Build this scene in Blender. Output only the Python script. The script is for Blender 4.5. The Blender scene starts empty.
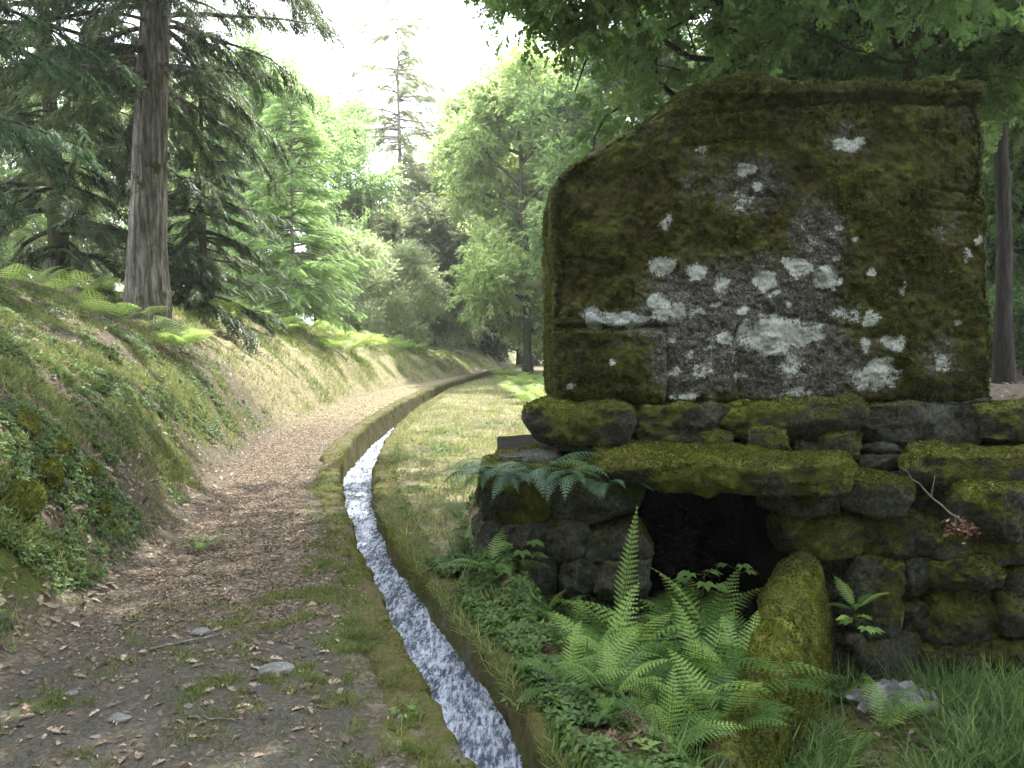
import bpy, math, random
import numpy as np
from mathutils import Vector

# ------------------------------------------------------------ camera, sky, sun, exposure
scn = bpy.context.scene
COL = scn.collection
rad = math.radians
FPX = 796.0
PITCH = math.atan(44 / FPX)
EYE = 1.6
cam_d = bpy.data.cameras.new("camera")
cam_d.sensor_width = 36.0
cam_d.lens = FPX / 1024 * 36
cam_d.clip_start = 0.05
cam_d.clip_end = 2000
cam = bpy.data.objects.new("camera", cam_d)
cam.location = (0, 0, EYE)
cam.rotation_euler = (math.pi / 2 - PITCH, 0, 0)
COL.objects.link(cam)
scn.camera = cam

SUN_EL, SUN_AZ = rad(60), rad(22)          # azimuth measured from +Y towards +X
world = bpy.data.worlds.new("World")
scn.world = world
world.use_nodes = True
wn = world.node_tree
wn.nodes.clear()
w_out = wn.nodes.new('ShaderNodeOutputWorld')
w_bg = wn.nodes.new('ShaderNodeBackground')
w_sky = wn.nodes.new('ShaderNodeTexSky')
w_sky.sky_type = 'NISHITA'
w_sky.sun_disc = False
w_sky.sun_elevation = SUN_EL
w_sky.sun_rotation = SUN_AZ
w_sky.dust_density = 4.0
w_sky.air_density = 1.0
w_sky.ozone_density = 0.6
w_mix = wn.nodes.new('ShaderNodeMix')
w_mix.data_type = 'RGBA'
w_tc = wn.nodes.new('ShaderNodeTexCoord')
w_ns = wn.nodes.new('ShaderNodeTexNoise')
w_ns.inputs['Scale'].default_value = 2.2
w_ns.inputs['Detail'].default_value = 5
w_rp = wn.nodes.new('ShaderNodeMapRange')
w_rp.inputs[1].default_value = 0.30
w_rp.inputs[2].default_value = 0.55
w_rp.inputs[3].default_value = 0.45
w_rp.inputs[4].default_value = 0.95
wn.links.new(w_tc.outputs['Generated'], w_ns.inputs['Vector'])
wn.links.new(w_ns.outputs['Fac'], w_rp.inputs[0])
wn.links.new(w_rp.outputs[0], w_mix.inputs[0])
wn.links.new(w_sky.outputs[0], w_mix.inputs[6])
w_mix.inputs[7].default_value = (9.0, 9.3, 10.0, 1)       # thin bright cloud
wn.links.new(w_mix.outputs[2], w_bg.inputs[0])
w_bg.inputs[1].default_value = 0.15
wn.links.new(w_bg.outputs[0], w_out.inputs[0])

sun_d = bpy.data.lights.new("sun", 'SUN')
sun_d.energy = 3.2
sun_d.angle = rad(0.6)
sun_d.color = (1.0, 0.95, 0.86)
sun = bpy.data.objects.new("sun", sun_d)
sv = Vector((math.sin(SUN_AZ) * math.cos(SUN_EL), math.cos(SUN_AZ) * math.cos(SUN_EL), math.sin(SUN_EL)))
sun.rotation_euler = sv.to_track_quat('Z', 'Y').to_euler()
sun.location = (0, 0, 30)
COL.objects.link(sun)

vs = scn.view_settings
vs.view_transform = 'Standard'
vs.look = 'None'
vs.exposure = 2.25
vs.gamma = 1
vs.use_curve_mapping = False
scn.render.engine = 'CYCLES'
cy = scn.cycles
cy.max_bounces = 7
cy.diffuse_bounces = 4
cy.glossy_bounces = 2
cy.transmission_bounces = 4
cy.transparent_max_bounces = 8
cy.caustics_reflective = False
cy.caustics_refractive = False
cy.use_denoising = True
cy.use_adaptive_sampling = True
cy.adaptive_threshold = 0.02
cy.sample_clamp_indirect = 6

# ------------------------------------------------------------ numeric helpers
RNG = np.random.default_rng(11)


def ray(px, py):
    u, v = (px - 512) / FPX, (384 - py) / FPX
    c, s = math.cos(PITCH), math.sin(PITCH)
    return np.array([u, c + v * s, -s + v * c])     # forward (0,c,-s), up (0,s,c)


def P(px, py, Y):
    r = ray(px, py)
    return np.array([0, 0, EYE]) + r * (Y / r[1])


def PZ(px, py, z=0.0):
    r = ray(px, py)
    return np.array([0, 0, EYE]) + r * ((z - EYE) / r[2])


def _hash(ix, iy, iz, seed):
    h = (ix.astype(np.int64) * 374761393 + iy.astype(np.int64) * 668265263 + iz.astype(np.int64) * 2147483647 + seed * 974711) & 0xffffffff
    h = ((h ^ (h >> 13)) * 1274126177) & 0xffffffff
    h = ((h ^ (h >> 16)) * 2246822519) & 0xffffffff
    return ((h ^ (h >> 15)) & 0xffffff) / float(0xffffff) * 2 - 1


def vnoise(p, seed=0):
    p = np.asarray(p, float)
    i = np.floor(p).astype(np.int64)
    f = p - i
    f = f * f * (3 - 2 * f)
    r = 0
    for dx in (0, 1):
        for dy in (0, 1):
            for dz in (0, 1):
                w = (f[:, 0] if dx else 1 - f[:, 0]) * (f[:, 1] if dy else 1 - f[:, 1]) * (f[:, 2] if dz else 1 - f[:, 2])
                r = r + w * _hash(i[:, 0] + dx, i[:, 1] + dy, i[:, 2] + dz, seed)
    return r


def fbm(p, octv=4, seed=0, scale=1.0):
    p = np.asarray(p, float) * scale
    a, r = 1.0, 0
    for k in range(octv):
        r = r + a * vnoise(p * (2.03 ** k) + 17.3 * k, seed + k)
        a *= 0.5
    return r / 1.9


def n2(x, y, scale, seed, octv=3):
    x = np.asarray(x, float).ravel()
    y = np.asarray(y, float).ravel()
    return fbm(np.stack([x, y, np.zeros_like(x) + 0.5], 1), octv, seed, scale)


def ss(a, b, x):
    t = np.clip((np.asarray(x, float) - a) / (b - a), 0, 1)
    return t * t * (3 - 2 * t)


def nrm(v):
    return v / np.maximum(np.linalg.norm(v, axis=-1, keepdims=True), 1e-9)


class Acc:
    """collects geometry; build() links it as ONE mesh object"""
    def __init__(self):
        self.V, self.F, self.A, self.n = [], {3: [], 4: []}, [], 0

    def add(self, V, F, a=None):
        V = np.asarray(V, float).reshape(-1, 3)
        for f in (F if isinstance(F, list) else [F]):
            f = np.asarray(f, int)
            if len(f):
                self.F[f.shape[1]].append(f + self.n)
        self.V.append(V)
        if a is None:
            a = np.zeros(len(V))
        self.A.append(np.broadcast_to(np.asarray(a, float), (len(V),)))
        self.n += len(V)

    def mesh(self, name, mat, smooth=True, attrs=None):
        V = np.concatenate(self.V)
        me = bpy.data.meshes.new(name)
        me.vertices.add(len(V))
        me.vertices.foreach_set('co', V.ravel())
        loops, starts, tot = [], [], 0
        for k in (3, 4):
            if self.F[k]:
                f = np.concatenate(self.F[k])
                loops.append(f.ravel())
                starts.append(tot + np.arange(len(f)) * k)
                tot += f.size
        loops = np.concatenate(loops).astype(np.int32)
        starts = np.concatenate(starts).astype(np.int32)
        me.loops.add(len(loops))
        me.loops.foreach_set('vertex_index', loops)
        me.polygons.add(len(starts))
        me.polygons.foreach_set('loop_start', starts)
        me.update(calc_edges=True)
        me.validate()
        if smooth:
            me.polygons.foreach_set('use_smooth', np.ones(len(me.polygons), bool))
        at = me.attributes.new('rnd', 'FLOAT', 'POINT')
        at.data.foreach_set('value', np.concatenate(self.A).astype(np.float32))
        for k, v in (attrs or {}).items():
            at = me.attributes.new(k, 'FLOAT', 'POINT')
            at.data.foreach_set('value', np.asarray(v, np.float32))
        me.materials.append(mat)
        return me

    def build(self, name, mat, parent=None, smooth=True, attrs=None, loc=None, kind=None):
        me = self.mesh(name, mat, smooth, attrs)
        o = bpy.data.objects.new(name, me)
        COL.objects.link(o)
        if loc is not None:
            o.location = [float(c) for c in loc]
        if parent is not None:
            o.parent = parent
        if kind:
            o['kind'] = kind
        return o


def obj_of(name, me, parent=None, loc=None, rot=None, scale=None):
    o = bpy.data.objects.new(name, me)
    COL.objects.link(o)
    if parent is not None:
        o.parent = parent
    if loc is not None:
        o.location = [float(c) for c in loc]
    if rot is not None:
        o.rotation_euler = [float(c) for c in rot]
    if scale is not None:
        o.scale = (scale,) * 3 if np.isscalar(scale) else [float(c) for c in scale]
    return o


def tag(o, label, cat, group=None, kind=None):
    o['label'] = label
    o['category'] = cat
    if group:
        o['group'] = group
    if kind:
        o['kind'] = kind
    return o


def thing(name, loc, label, cat, group=None, rot=0.0, scale=1.0):
    o = bpy.data.objects.new(name, None)
    o.empty_display_size = 0.2
    COL.objects.link(o)
    o.location = [float(c) for c in loc]
    o.rotation_euler = (0, 0, float(rot))
    o.scale = (scale,) * 3
    return tag(o, label, cat, group)


def tube(pts, rads, sides=8, seed=None, rough=0.0):
    pts = np.asarray(pts, float)
    n = len(pts)
    rads = np.broadcast_to(np.asarray(rads, float), (n,))
    T = nrm(np.gradient(pts, axis=0))
    ref = np.array([0.0, 0, 1]) if abs(T[0, 2]) < 0.8 else np.array([1.0, 0, 0])
    U = nrm(np.cross(T, ref))
    W = np.cross(T, U)
    a = np.arange(sides) / sides * 2 * math.pi
    ring = U[:, None, :] * np.cos(a)[None, :, None] + W[:, None, :] * np.sin(a)[None, :, None]
    V = pts[:, None, :] + ring * rads[:, None, None]
    if rough:
        k = fbm(V.reshape(-1, 3), 3, seed or 0, 3.0).reshape(n, sides)
        V = pts[:, None, :] + ring * (rads[:, None] * (1 + rough * k))[:, :, None]
    i = np.arange(n - 1)[:, None] * sides
    j = np.arange(sides)[None, :]
    F = np.stack([i + j, i + (j + 1) % sides, i + sides + (j + 1) % sides, i + sides + j], -1).reshape(-1, 4)
    V = V.reshape(-1, 3)
    V = np.concatenate([V, pts[-1:]])
    tip = len(V) - 1
    b = (n - 1) * sides
    F3 = np.stack([b + np.arange(sides), b + (np.arange(sides) + 1) % sides, np.full(sides, tip)], -1)
    return V, [F, F3]


def frames(dirs, ups, roll=None):
    """rotation matrices whose columns are side, forward(dir), normal"""
    d = nrm(dirs)
    s = nrm(np.cross(d, ups))
    n = np.cross(s, d)
    if roll is not None:
        c, q = np.cos(roll)[:, None], np.sin(roll)[:, None]
        s, n = s * c + n * q, n * c - s * q
    return np.stack([s, d, n], -1)


def inst(acc, TV, TF, R, S, L, a):
    """many copies of one small template (leaf, blade, spray) into one mesh"""
    N = len(L)
    if N == 0:
        return
    S = np.broadcast_to(np.asarray(S, float), (N,))
    V = np.einsum('nij,vj->nvi', R * S[:, None, None], TV) + L[:, None, :]
    k = len(TV)
    Fs = []
    for f in (TF if isinstance(TF, list) else [TF]):
        Fs.append((f[None] + (np.arange(N) * k)[:, None, None]).reshape(-1, f.shape[1]))
    acc.add(V.reshape(-1, 3), Fs, np.repeat(np.broadcast_to(a, (N,)), k))


def rdir(n, rng, zlo=-1, zhi=1):
    z = rng.uniform(zlo, zhi, n)
    t = rng.uniform(0, 2 * math.pi, n)
    r = np.sqrt(np.maximum(0, 1 - z * z))
    return np.stack([r * np.cos(t), r * np.sin(t), z], 1)


# ------------------------------------------------------------ materials
def newmat(name):
    m = bpy.data.materials.new(name)
    m.use_nodes = True
    nt = m.node_tree
    nt.nodes.clear()
    out = nt.nodes.new('ShaderNodeOutputMaterial')
    return m, nt, out


class N:
    def __init__(self, nt):
        self.nt = nt

    def node(self, t, **kw):
        n = self.nt.nodes.new(t)
        for k, v in kw.items():
            setattr(n, k, v)
        return n

    def link(self, a, b):
        self.nt.links.new(a, b)

    def attr(self, name):
        return self.node('ShaderNodeAttribute', attribute_name=name).outputs['Fac']

    def pos(self):
        return self.node('ShaderNodeTexCoord').outputs['Object']

    def noise(self, scale, detail=4, rough=0.6, vec=None, dist=0.0):
        n = self.node('ShaderNodeTexNoise')
        n.inputs['Scale'].default_value = scale
        n.inputs['Detail'].default_value = detail
        n.inputs['Roughness'].default_value = rough
        n.inputs['Distortion'].default_value = dist
        self.link(vec if vec is not None else self.pos(), n.inputs['Vector'])
        return n.outputs['Fac']

    def vor(self, scale, out='Distance', vec=None):
        n = self.node('ShaderNodeTexVoronoi')
        n.inputs['Scale'].default_value = scale
        self.link(vec if vec is not None else self.pos(), n.inputs['Vector'])
        return n.outputs[out]

    def ramp(self, fac, stops):
        n = self.node('ShaderNodeValToRGB')
        e = n.color_ramp.elements
        while len(e) < len(stops):
            e.new(0.5)
        for el, (p, c) in zip(e, stops):
            el.position = p
            el.color = (c, c, c, 1) if np.isscalar(c) else (*c, 1)
        self.link(fac, n.inputs[0])
        return n.outputs[0]

    def mapr(self, fac, a, b, c=0.0, d=1.0):
        n = self.node('ShaderNodeMapRange')
        for i, v in enumerate((a, b, c, d)):
            n.inputs[i + 1].default_value = v
        self.link(fac, n.inputs[0])
        return n.outputs[0]

    def mix(self, fac, a, b, mode='MIX'):
        n = self.node('ShaderNodeMix', data_type='RGBA', blend_type=mode)
        for s, v in ((n.inputs[0], fac), (n.inputs[6], a), (n.inputs[7], b)):
            if isinstance(v, (int, float)):
                s.default_value = v if s == n.inputs[0] else (v, v, v, 1)
            elif isinstance(v, tuple):
                s.default_value = (*v, 1)
            else:
                self.link(v, s)
        return n.outputs[2]

    def math(self, op, a, b=0.0):
        n = self.node('ShaderNodeMath', operation=op)
        for s, v in ((n.inputs[0], a), (n.inputs[1], b)):
            if isinstance(v, (int, float)):
                s.default_value = v
            else:
                self.link(v, s)
        return n.outputs[0]

    def bump(self, h, strength=0.5, dist=0.02):
        n = self.node('ShaderNodeBump')
        n.inputs['Strength'].default_value = strength
        n.inputs['Distance'].default_value = dist
        self.link(h, n.inputs['Height'])
        return n.outputs[0]

    def bsdf(self, col, rough=0.85, bump=None, spec=0.3):
        n = self.node('ShaderNodeBsdfPrincipled')
        if isinstance(col, tuple):
            n.inputs['Base Color'].default_value = (*col, 1)
        else:
            self.link(col, n.inputs['Base Color'])
        if isinstance(rough, (int, float)):
            n.inputs['Roughness'].default_value = rough
        else:
            self.link(rough, n.inputs['Roughness'])
        n.inputs['Specular IOR Level'].default_value = spec
        if bump is not None:
            self.link(bump, n.inputs['Normal'])
        return n.outputs[0]


def leaf_mat(name, c0, c1, c2, trans=0.45, tcol=None, rough=0.5, spec=0.35):
    m, nt, out = newmat(name)
    q = N(nt)
    c = q.ramp(q.attr('rnd'), [(0.0, c0), (0.55, c1), (1.0, c2)])
    b = q.bsdf(c, rough, None, spec)
    t = q.node('ShaderNodeBsdfTranslucent')
    hs = q.node('ShaderNodeHueSaturation')
    hs.inputs['Value'].default_value = 1.9
    hs.inputs['Saturation'].default_value = 0.95
    hs.inputs['Hue'].default_value = 0.485
    q.link(c, hs.inputs['Color'])
    q.link(hs.outputs[0], t.inputs[0])
    mx = q.node('ShaderNodeMixShader')
    mx.inputs[0].default_value = trans
    q.link(b, mx.inputs[1])
    q.link(t.outputs[0], mx.inputs[2])
    q.link(mx.outputs[0], out.inputs[0])
    return m


def bark_mat(name, c0, c1, c2, sx=9.0, stretch=0.12, moss=0.0):
    m, nt, out = newmat(name)
    q = N(nt)
    mp = q.node('ShaderNodeMapping')
    mp.inputs['Scale'].default_value = (1, 1, stretch)
    q.link(q.pos(), mp.inputs['Vector'])
    f = q.noise(sx, 6, 0.65, mp.outputs[0], 0.4)
    c = q.ramp(f, [(0.32, c0), (0.5, c1), (0.68, c2)])
    if moss:
        mm = q.mapr(q.noise(2.2, 5, 0.7), 0.62 - 0.25 * moss, 0.72 - 0.25 * moss)
        c = q.mix(mm, c, (0.05, 0.065, 0.015))
    q.link(q.bsdf(c, 0.9, q.bump(f, 1.0, 0.05), 0.15), out.inputs[0])
    return m


def stone_mat(name, moss_amt=0.5, block=False):
    m, nt, out = newmat(name)
    q = N(nt)
    big = q.noise(2.4, 5, 0.65)
    fine = q.noise(38, 5, 0.75)
    vfine = q.noise(140, 3, 0.7)
    stone = q.ramp(fine, [(0.3, (0.022, 0.022, 0.018)), (0.5, (0.07, 0.068, 0.058)), (0.75, (0.18, 0.175, 0.155))])
    tint = q.ramp(big, [(0.35, (0.55, 0.5, 0.42)), (0.5, (0.85, 0.83, 0.78)), (0.65, (0.85, 0.95, 0.9))])
    stone = q.mix(1.0, stone, tint, 'MULTIPLY')
    mossn = q.noise(11, 5, 0.7)
    mosscol = q.ramp(mossn, [(0.3, (0.022, 0.026, 0.006)), (0.5, (0.055, 0.062, 0.012)), (0.7, (0.13, 0.135, 0.028))] if block else [(0.3, (0.034, 0.042, 0.008)), (0.5, (0.10, 0.115, 0.018)), (0.7, (0.21, 0.225, 0.038))])
    brown = q.ramp(q.noise(16, 4, 0.7), [(0.35, (0.03, 0.024, 0.012)), (0.65, (0.085, 0.066, 0.03))])
    mosscol = q.mix(q.mapr(q.noise(3.3, 4, 0.6), 0.42, 0.62, 0.0, 0.7), mosscol, brown)
    if block:
        mosscol = q.mix(1.0, mosscol, q.ramp(q.noise(1.7, 6, 0.7), [(0.35, (0.55, 0.5, 0.42)), (0.5, (0.95, 0.92, 0.76)), (0.64, (1.25, 1.42, 0.95))]), 'MULTIPLY')
    mv = q.attr('moss')
    edge = q.math('ADD', mv, q.math('MULTIPLY', q.math('SUBTRACT', q.noise(20, 6, 0.75), 0.5), 1.1))
    mk = q.mapr(edge, 0.42, 0.58)
    col = q.mix(mk, stone, mosscol)
    h = q.math('ADD', q.math('MULTIPLY', fine, 0.6), q.math('MULTIPLY', vfine, 0.5))
    h = q.math('ADD', h, q.math('MULTIPLY', mk, 0.5))
    if block:
        gv = q.attr('grey')
        g = q.mapr(q.math('ADD', gv, q.math('MULTIPLY', q.math('SUBTRACT', q.noise(13, 8, 0.85), 0.5), 3.0)), 0.45, 0.68)
        gcol = q.ramp(q.noise(60, 5, 0.8), [(0.34, (0.02, 0.017, 0.014)), (0.5, (0.085, 0.077, 0.07)), (0.66, (0.27, 0.26, 0.245))])
        col = q.mix(g, col, gcol)
        lv = q.attr('lichen')
        l = q.mapr(q.math('ADD', lv, q.math('ADD', q.math('MULTIPLY', q.math('SUBTRACT', q.noise(17, 8, 0.85), 0.5), 2.6), q.math('MULTIPLY', q.math('SUBTRACT', q.noise(75, 5, 0.8), 0.5), 1.0))), 0.50, 0.60)
        lcol = q.ramp(q.noise(90, 4, 0.8), [(0.3, (0.2, 0.2, 0.19)), (0.5, (0.48, 0.5, 0.49)), (0.68, (0.72, 0.75, 0.75))])
        col = q.mix(l, col, lcol)
    q.link(q.bsdf(col, 0.92, q.bump(h, 0.9, 0.02), 0.2), out.inputs[0])
    return m


M = {}
M['block'] = stone_mat('mossy_granite_face', block=True)
M['stone'] = stone_mat('mossy_rubble')
M['moss'] = leaf_mat('moss_tufts', (0.035, 0.045, 0.007), (0.10, 0.12, 0.016), (0.23, 0.235, 0.035), 0.3, rough=0.8, spec=0.1)
M['moss_dark'] = leaf_mat('dark_moss_tufts', (0.019, 0.023, 0.006), (0.062, 0.074, 0.017), (0.155, 0.17, 0.042), 0.2, rough=0.9, spec=0.05)
M['grass'] = leaf_mat('grass_blades', (0.045, 0.062, 0.018), (0.10, 0.14, 0.036), (0.24, 0.26, 0.09), 0.4)
M['dry_grass'] = leaf_mat('dry_grass_blades', (0.07, 0.11, 0.025), (0.17, 0.22, 0.06), (0.38, 0.36, 0.17), 0.35)
M['lush_grass'] = leaf_mat('lush_grass_blades', (0.04, 0.075, 0.025), (0.10, 0.18, 0.05), (0.24, 0.34, 0.11), 0.4)
M['herb'] = leaf_mat('herb_leaves', (0.03, 0.06, 0.015), (0.06, 0.12, 0.025), (0.13, 0.2, 0.045), 0.35)
M['dead_leaf'] = leaf_mat('dead_leaves', (0.055, 0.035, 0.022), (0.17, 0.12, 0.08), (0.42, 0.34, 0.26), 0.15, rough=0.7)
M['fern'] = leaf_mat('fern_fronds', (0.03, 0.07, 0.014), (0.095, 0.19, 0.034), (0.25, 0.37, 0.09), 0.35)
M['trail_fern'] = leaf_mat('trailing_fronds', (0.035, 0.075, 0.04), (0.055, 0.115, 0.06), (0.10, 0.17, 0.085), 0.3)
M['bracken'] = leaf_mat('bracken_fronds', (0.10, 0.19, 0.03), (0.18, 0.29, 0.06), (0.34, 0.36, 0.12), 0.5)
M['cypress'] = leaf_mat('cypress_sprays', (0.018, 0.036, 0.014), (0.05, 0.085, 0.03), (0.12, 0.17, 0.06), 0.4)
M['cypress_green'] = leaf_mat('bright_cypress_sprays', (0.02, 0.05, 0.02), (0.045, 0.10, 0.04), (0.09, 0.17, 0.06), 0.35)  # greener sprays of the nearest conifer
M['larch'] = leaf_mat('larch_needles', (0.09, 0.17, 0.05), (0.16, 0.27, 0.08), (0.28, 0.4, 0.14), 0.55)
M['drywood_leaf'] = leaf_mat('grey_sprays', (0.10, 0.12, 0.06), (0.19, 0.225, 0.11), (0.36, 0.37, 0.22), 0.55)
M['chestnut'] = leaf_mat('chestnut_leaves', (0.12, 0.19, 0.05), (0.23, 0.32, 0.11), (0.46, 0.5, 0.26), 0.6)
M['broad'] = leaf_mat('broad_leaves', (0.09, 0.16, 0.055), (0.17, 0.27, 0.10), (0.33, 0.43, 0.19), 0.6)
M['oak'] = leaf_mat('oak_leaves', (0.035, 0.08, 0.018), (0.075, 0.15, 0.035), (0.14, 0.24, 0.055), 0.5)
M['hedge'] = leaf_mat('dusty_green_leaves', (0.14, 0.18, 0.09), (0.26, 0.32, 0.17), (0.45, 0.48, 0.3), 0.6)
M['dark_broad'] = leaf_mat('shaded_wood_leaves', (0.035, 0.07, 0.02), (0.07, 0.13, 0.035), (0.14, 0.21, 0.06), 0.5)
M['bark_cypress'] = bark_mat('furrowed_bark', (0.025, 0.022, 0.018), (0.155, 0.143, 0.12), (0.38, 0.355, 0.305), 17, 0.10, 0.3)
M['bark'] = bark_mat('grey_bark', (0.02, 0.017, 0.014), (0.05, 0.043, 0.035), (0.095, 0.085, 0.07), 12, 0.2, 0.6)
M['bark_pale'] = bark_mat('pale_bark', (0.10, 0.085, 0.07), (0.2, 0.18, 0.15), (0.34, 0.31, 0.27), 14, 0.3)
M['stem'] = leaf_mat('green_stems', (0.06, 0.08, 0.02), (0.10, 0.11, 0.03), (0.16, 0.13, 0.05), 0.1)

# ------------------------------------------------------------ the lie of the land
def curve(pxs):
    pts = np.array([PZ(a, b)[:2] for a, b in pxs])
    return pts[np.argsort(pts[:, 1])]


cL = curve([(472, 768), (438, 700), (405, 640), (383, 597), (359, 545), (344, 498), (340, 472), (346, 453), (370, 427), (400, 407), (430, 392), (451, 384.5)])
cR = curve([(544, 768), (519, 702), (495, 667), (472, 640), (445, 605), (418, 570), (393, 540), (378, 507), (373, 490), (373, 466), (383, 443), (396, 424), (418, 406), (449, 388)])
cE = curve([(-90, 745), (0, 695), (60, 640), (130, 590), (185, 540), (215, 500), (245, 462), (273, 439), (330, 408), (380, 391), (430, 382), (470, 374), (490, 369)])


def smooth_curve(c, extra, lo, hi):
    pts = np.concatenate([extra[0], c, extra[1]]) if extra else c
    Y = np.arange(lo, hi, 0.05)
    X = np.interp(Y, pts[:, 1], pts[:, 0])
    k = np.ones(15) / 15
    Xp = np.pad(X, 7, mode='edge')
    return Y, np.convolve(Xp, k, 'valid')


YY, XL = smooth_curve(cL, (np.array([[1.0, 0.0], [0.55, 1.8]]), np.array([[-1.6, 34.0], [-0.4, 45.0], [4, 60.0]])), 0.0, 62)
_, XR = smooth_curve(cR, (np.array([[1.3, 0.0], [0.86, 1.8]]), np.array([[-1.25, 34.0], [-0.05, 45.0], [4.4, 60.0]])), 0.0, 62)
XR = np.maximum(XR, XL + 0.27)
_, XE = smooth_curve(cE, (np.array([[-1.9, 0.0], [-2.2, 2.0]]), np.array([[0.6, 55.0], [4, 66.0]])), 0.0, 62)


def xl(y): return np.interp(y, YY, XL)
def xr(y): return np.interp(y, YY, XR)
def xe(y): return np.interp(y, YY, XE)


def Hk(x, y):
    """ground height with the kerb tops counted in"""
    u_, v_ = x - xl(y), x - xr(y)
    nl = ss(-0.26, -0.18, u_) * (1 - ss(-0.02, 0.0, u_))
    nr = ss(0.0, 0.02, v_) * (1 - ss(0.22, 0.32, v_))
    return H(x, y) + 0.055 * np.maximum(nl, nr) + 0.085 * ss(7, 12, y) * nl


def H(x, y, rough=True):
    x = np.asarray(x, float)
    y = np.asarray(y, float)
    sh = x.shape
    x, y = x.ravel(), y.ravel()
    s = xe(y) - x + 0.12 * n2(x, y, 1.3, 3)
    sp = np.maximum(s, 0)
    bank = 2.9 * (1 - np.exp(-sp / 2.1)) * ss(-0.05, 0.9, sp) ** 0.7
    bank = bank + ss(5, 25, sp) * 1.5
    bank *= 1 - 0.42 * ss(19, 42, y)
    nf = ss(3.2, 4.6, y) * (1 - ss(6.5, 8.5, y))
    bank = bank + 0.0 * nf * ss(0.2, 0.7, sp) * (1 - ss(1.2, 2.5, sp)) * 0.6
    z = bank
    if rough:
        z = z + (0.20 * n2(x, y, 0.9, 5) + 0.09 * n2(x, y, 3.5, 6) + 0.03 * n2(x, y, 11.0, 8)) * ss(0.1, 1.2, sp)
        z = z + 0.012 * n2(x, y, 3.0, 9) + 0.006 * n2(x, y, 14.0, 10)
    r = xr(y)
    # ground to the right: pit in front of the mill, raised wood floor behind it
    foot = (x > 0.5) & (x < 3.4)
    yend = np.where(foot, 7.3, 5.45)
    pit = ss(0.42, 1.0, x - r) * (1 - ss(yend - 0.15, yend + 0.05, y)) * ss(0.25, 0.6, x + 0.25 * (y - 3.0))
    rise = 0.85 * ss(2.2, 3.6, x) * ss(5.25, 5.6, y)
    rise = rise + 0.10 * ss(-0.4, 0.4, x) * ss(5.2, 5.8, y) * (1 - ss(8, 12, y))
    z = z - 0.64 * pit + rise * (1 - pit)
    z = z + (0.06 * n2(x, y, 1.1, 12)) * ss(1.0, 4.0, x - r)
    z = z + 0.9 * ss(35, 80, y) * ss(0, 20, x)
    z = z + 0.50 * np.exp(-((x + 0.22) / 0.20) ** 2 - ((y - 5.65) / 0.55) ** 2) * ss(0.15, 0.45, x - r)
    z = z + 0.16 * np.exp(-((x - 0.0) / 0.45) ** 2 - ((y - 4.95) / 0.22) ** 2) * ss(0.2, 0.5, x - r)
    # bed of the channel
    ch = ss(-0.10, 0.0, x - xl(y)) * (1 - ss(0.0, 0.10, x - r))
    z = z * (1 - ch) - 0.6 * ch
    near = ss(-0.24, -0.18, x - xl(y)) * (1 - ss(0.22, 0.30, x - r))
    z = z - 0.05 * near * (1 - ch)
    return z.reshape(sh)


def hit(px, py, dmax=60):
    r_ = ray(px, py)
    t = np.linspace(1.5, dmax, 6000)
    p = np.array([0, 0, EYE])[None] + r_[None] * t[:, None]
    z = H(p[:, 0], p[:, 1])
    k = np.argmax(p[:, 2] < z)
    return p[k]


def axis(segs):
    out = []
    for a, b, st in segs:
        n = max(1, int(round((b - a) / st)))
        out.append(np.linspace(a, b, n, endpoint=False))
    out.append([segs[-1][1]])
    return np.concatenate(out)


gx = axis([(-160, -60, 10), (-60, -20, 1.5), (-20, -9, 0.35), (-9, -5, 0.1), (-5, 4.5, 0.045), (4.5, 9, 0.15), (9, 20, 0.5), (20, 60, 2), (60, 160, 10)])
gy = axis([(-60, -10, 5), (-10, 1.0, 0.5), (1.0, 9, 0.045), (9, 16, 0.09), (16, 30, 0.2), (30, 60, 0.6), (60, 100, 2), (100, 260, 10)])
GX, GY = np.meshgrid(gx, gy)
GZ = H(GX, GY)
nx, ny = len(gx), len(gy)
gv = np.stack([GX.ravel(), GY.ravel(), GZ.ravel()], 1)
ii = (np.arange(ny - 1)[:, None] * nx + np.arange(nx - 1)[None, :]).ravel()
gf = np.stack([ii, ii + 1, ii + 1 + nx, ii + nx], 1)


def blob(x, y, lst):
    """soft patches given by photograph spots on flat ground: (px, py, rx, ry in metres, weight)"""
    r = np.zeros_like(x)
    for px, py, rx, ry, w in lst:
        c = PZ(px, py)
        r = np.maximum(r, w * np.exp(-((x - c[0]) / rx) ** 2 - ((y - c[1]) / ry) ** 2))
    return r


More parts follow.
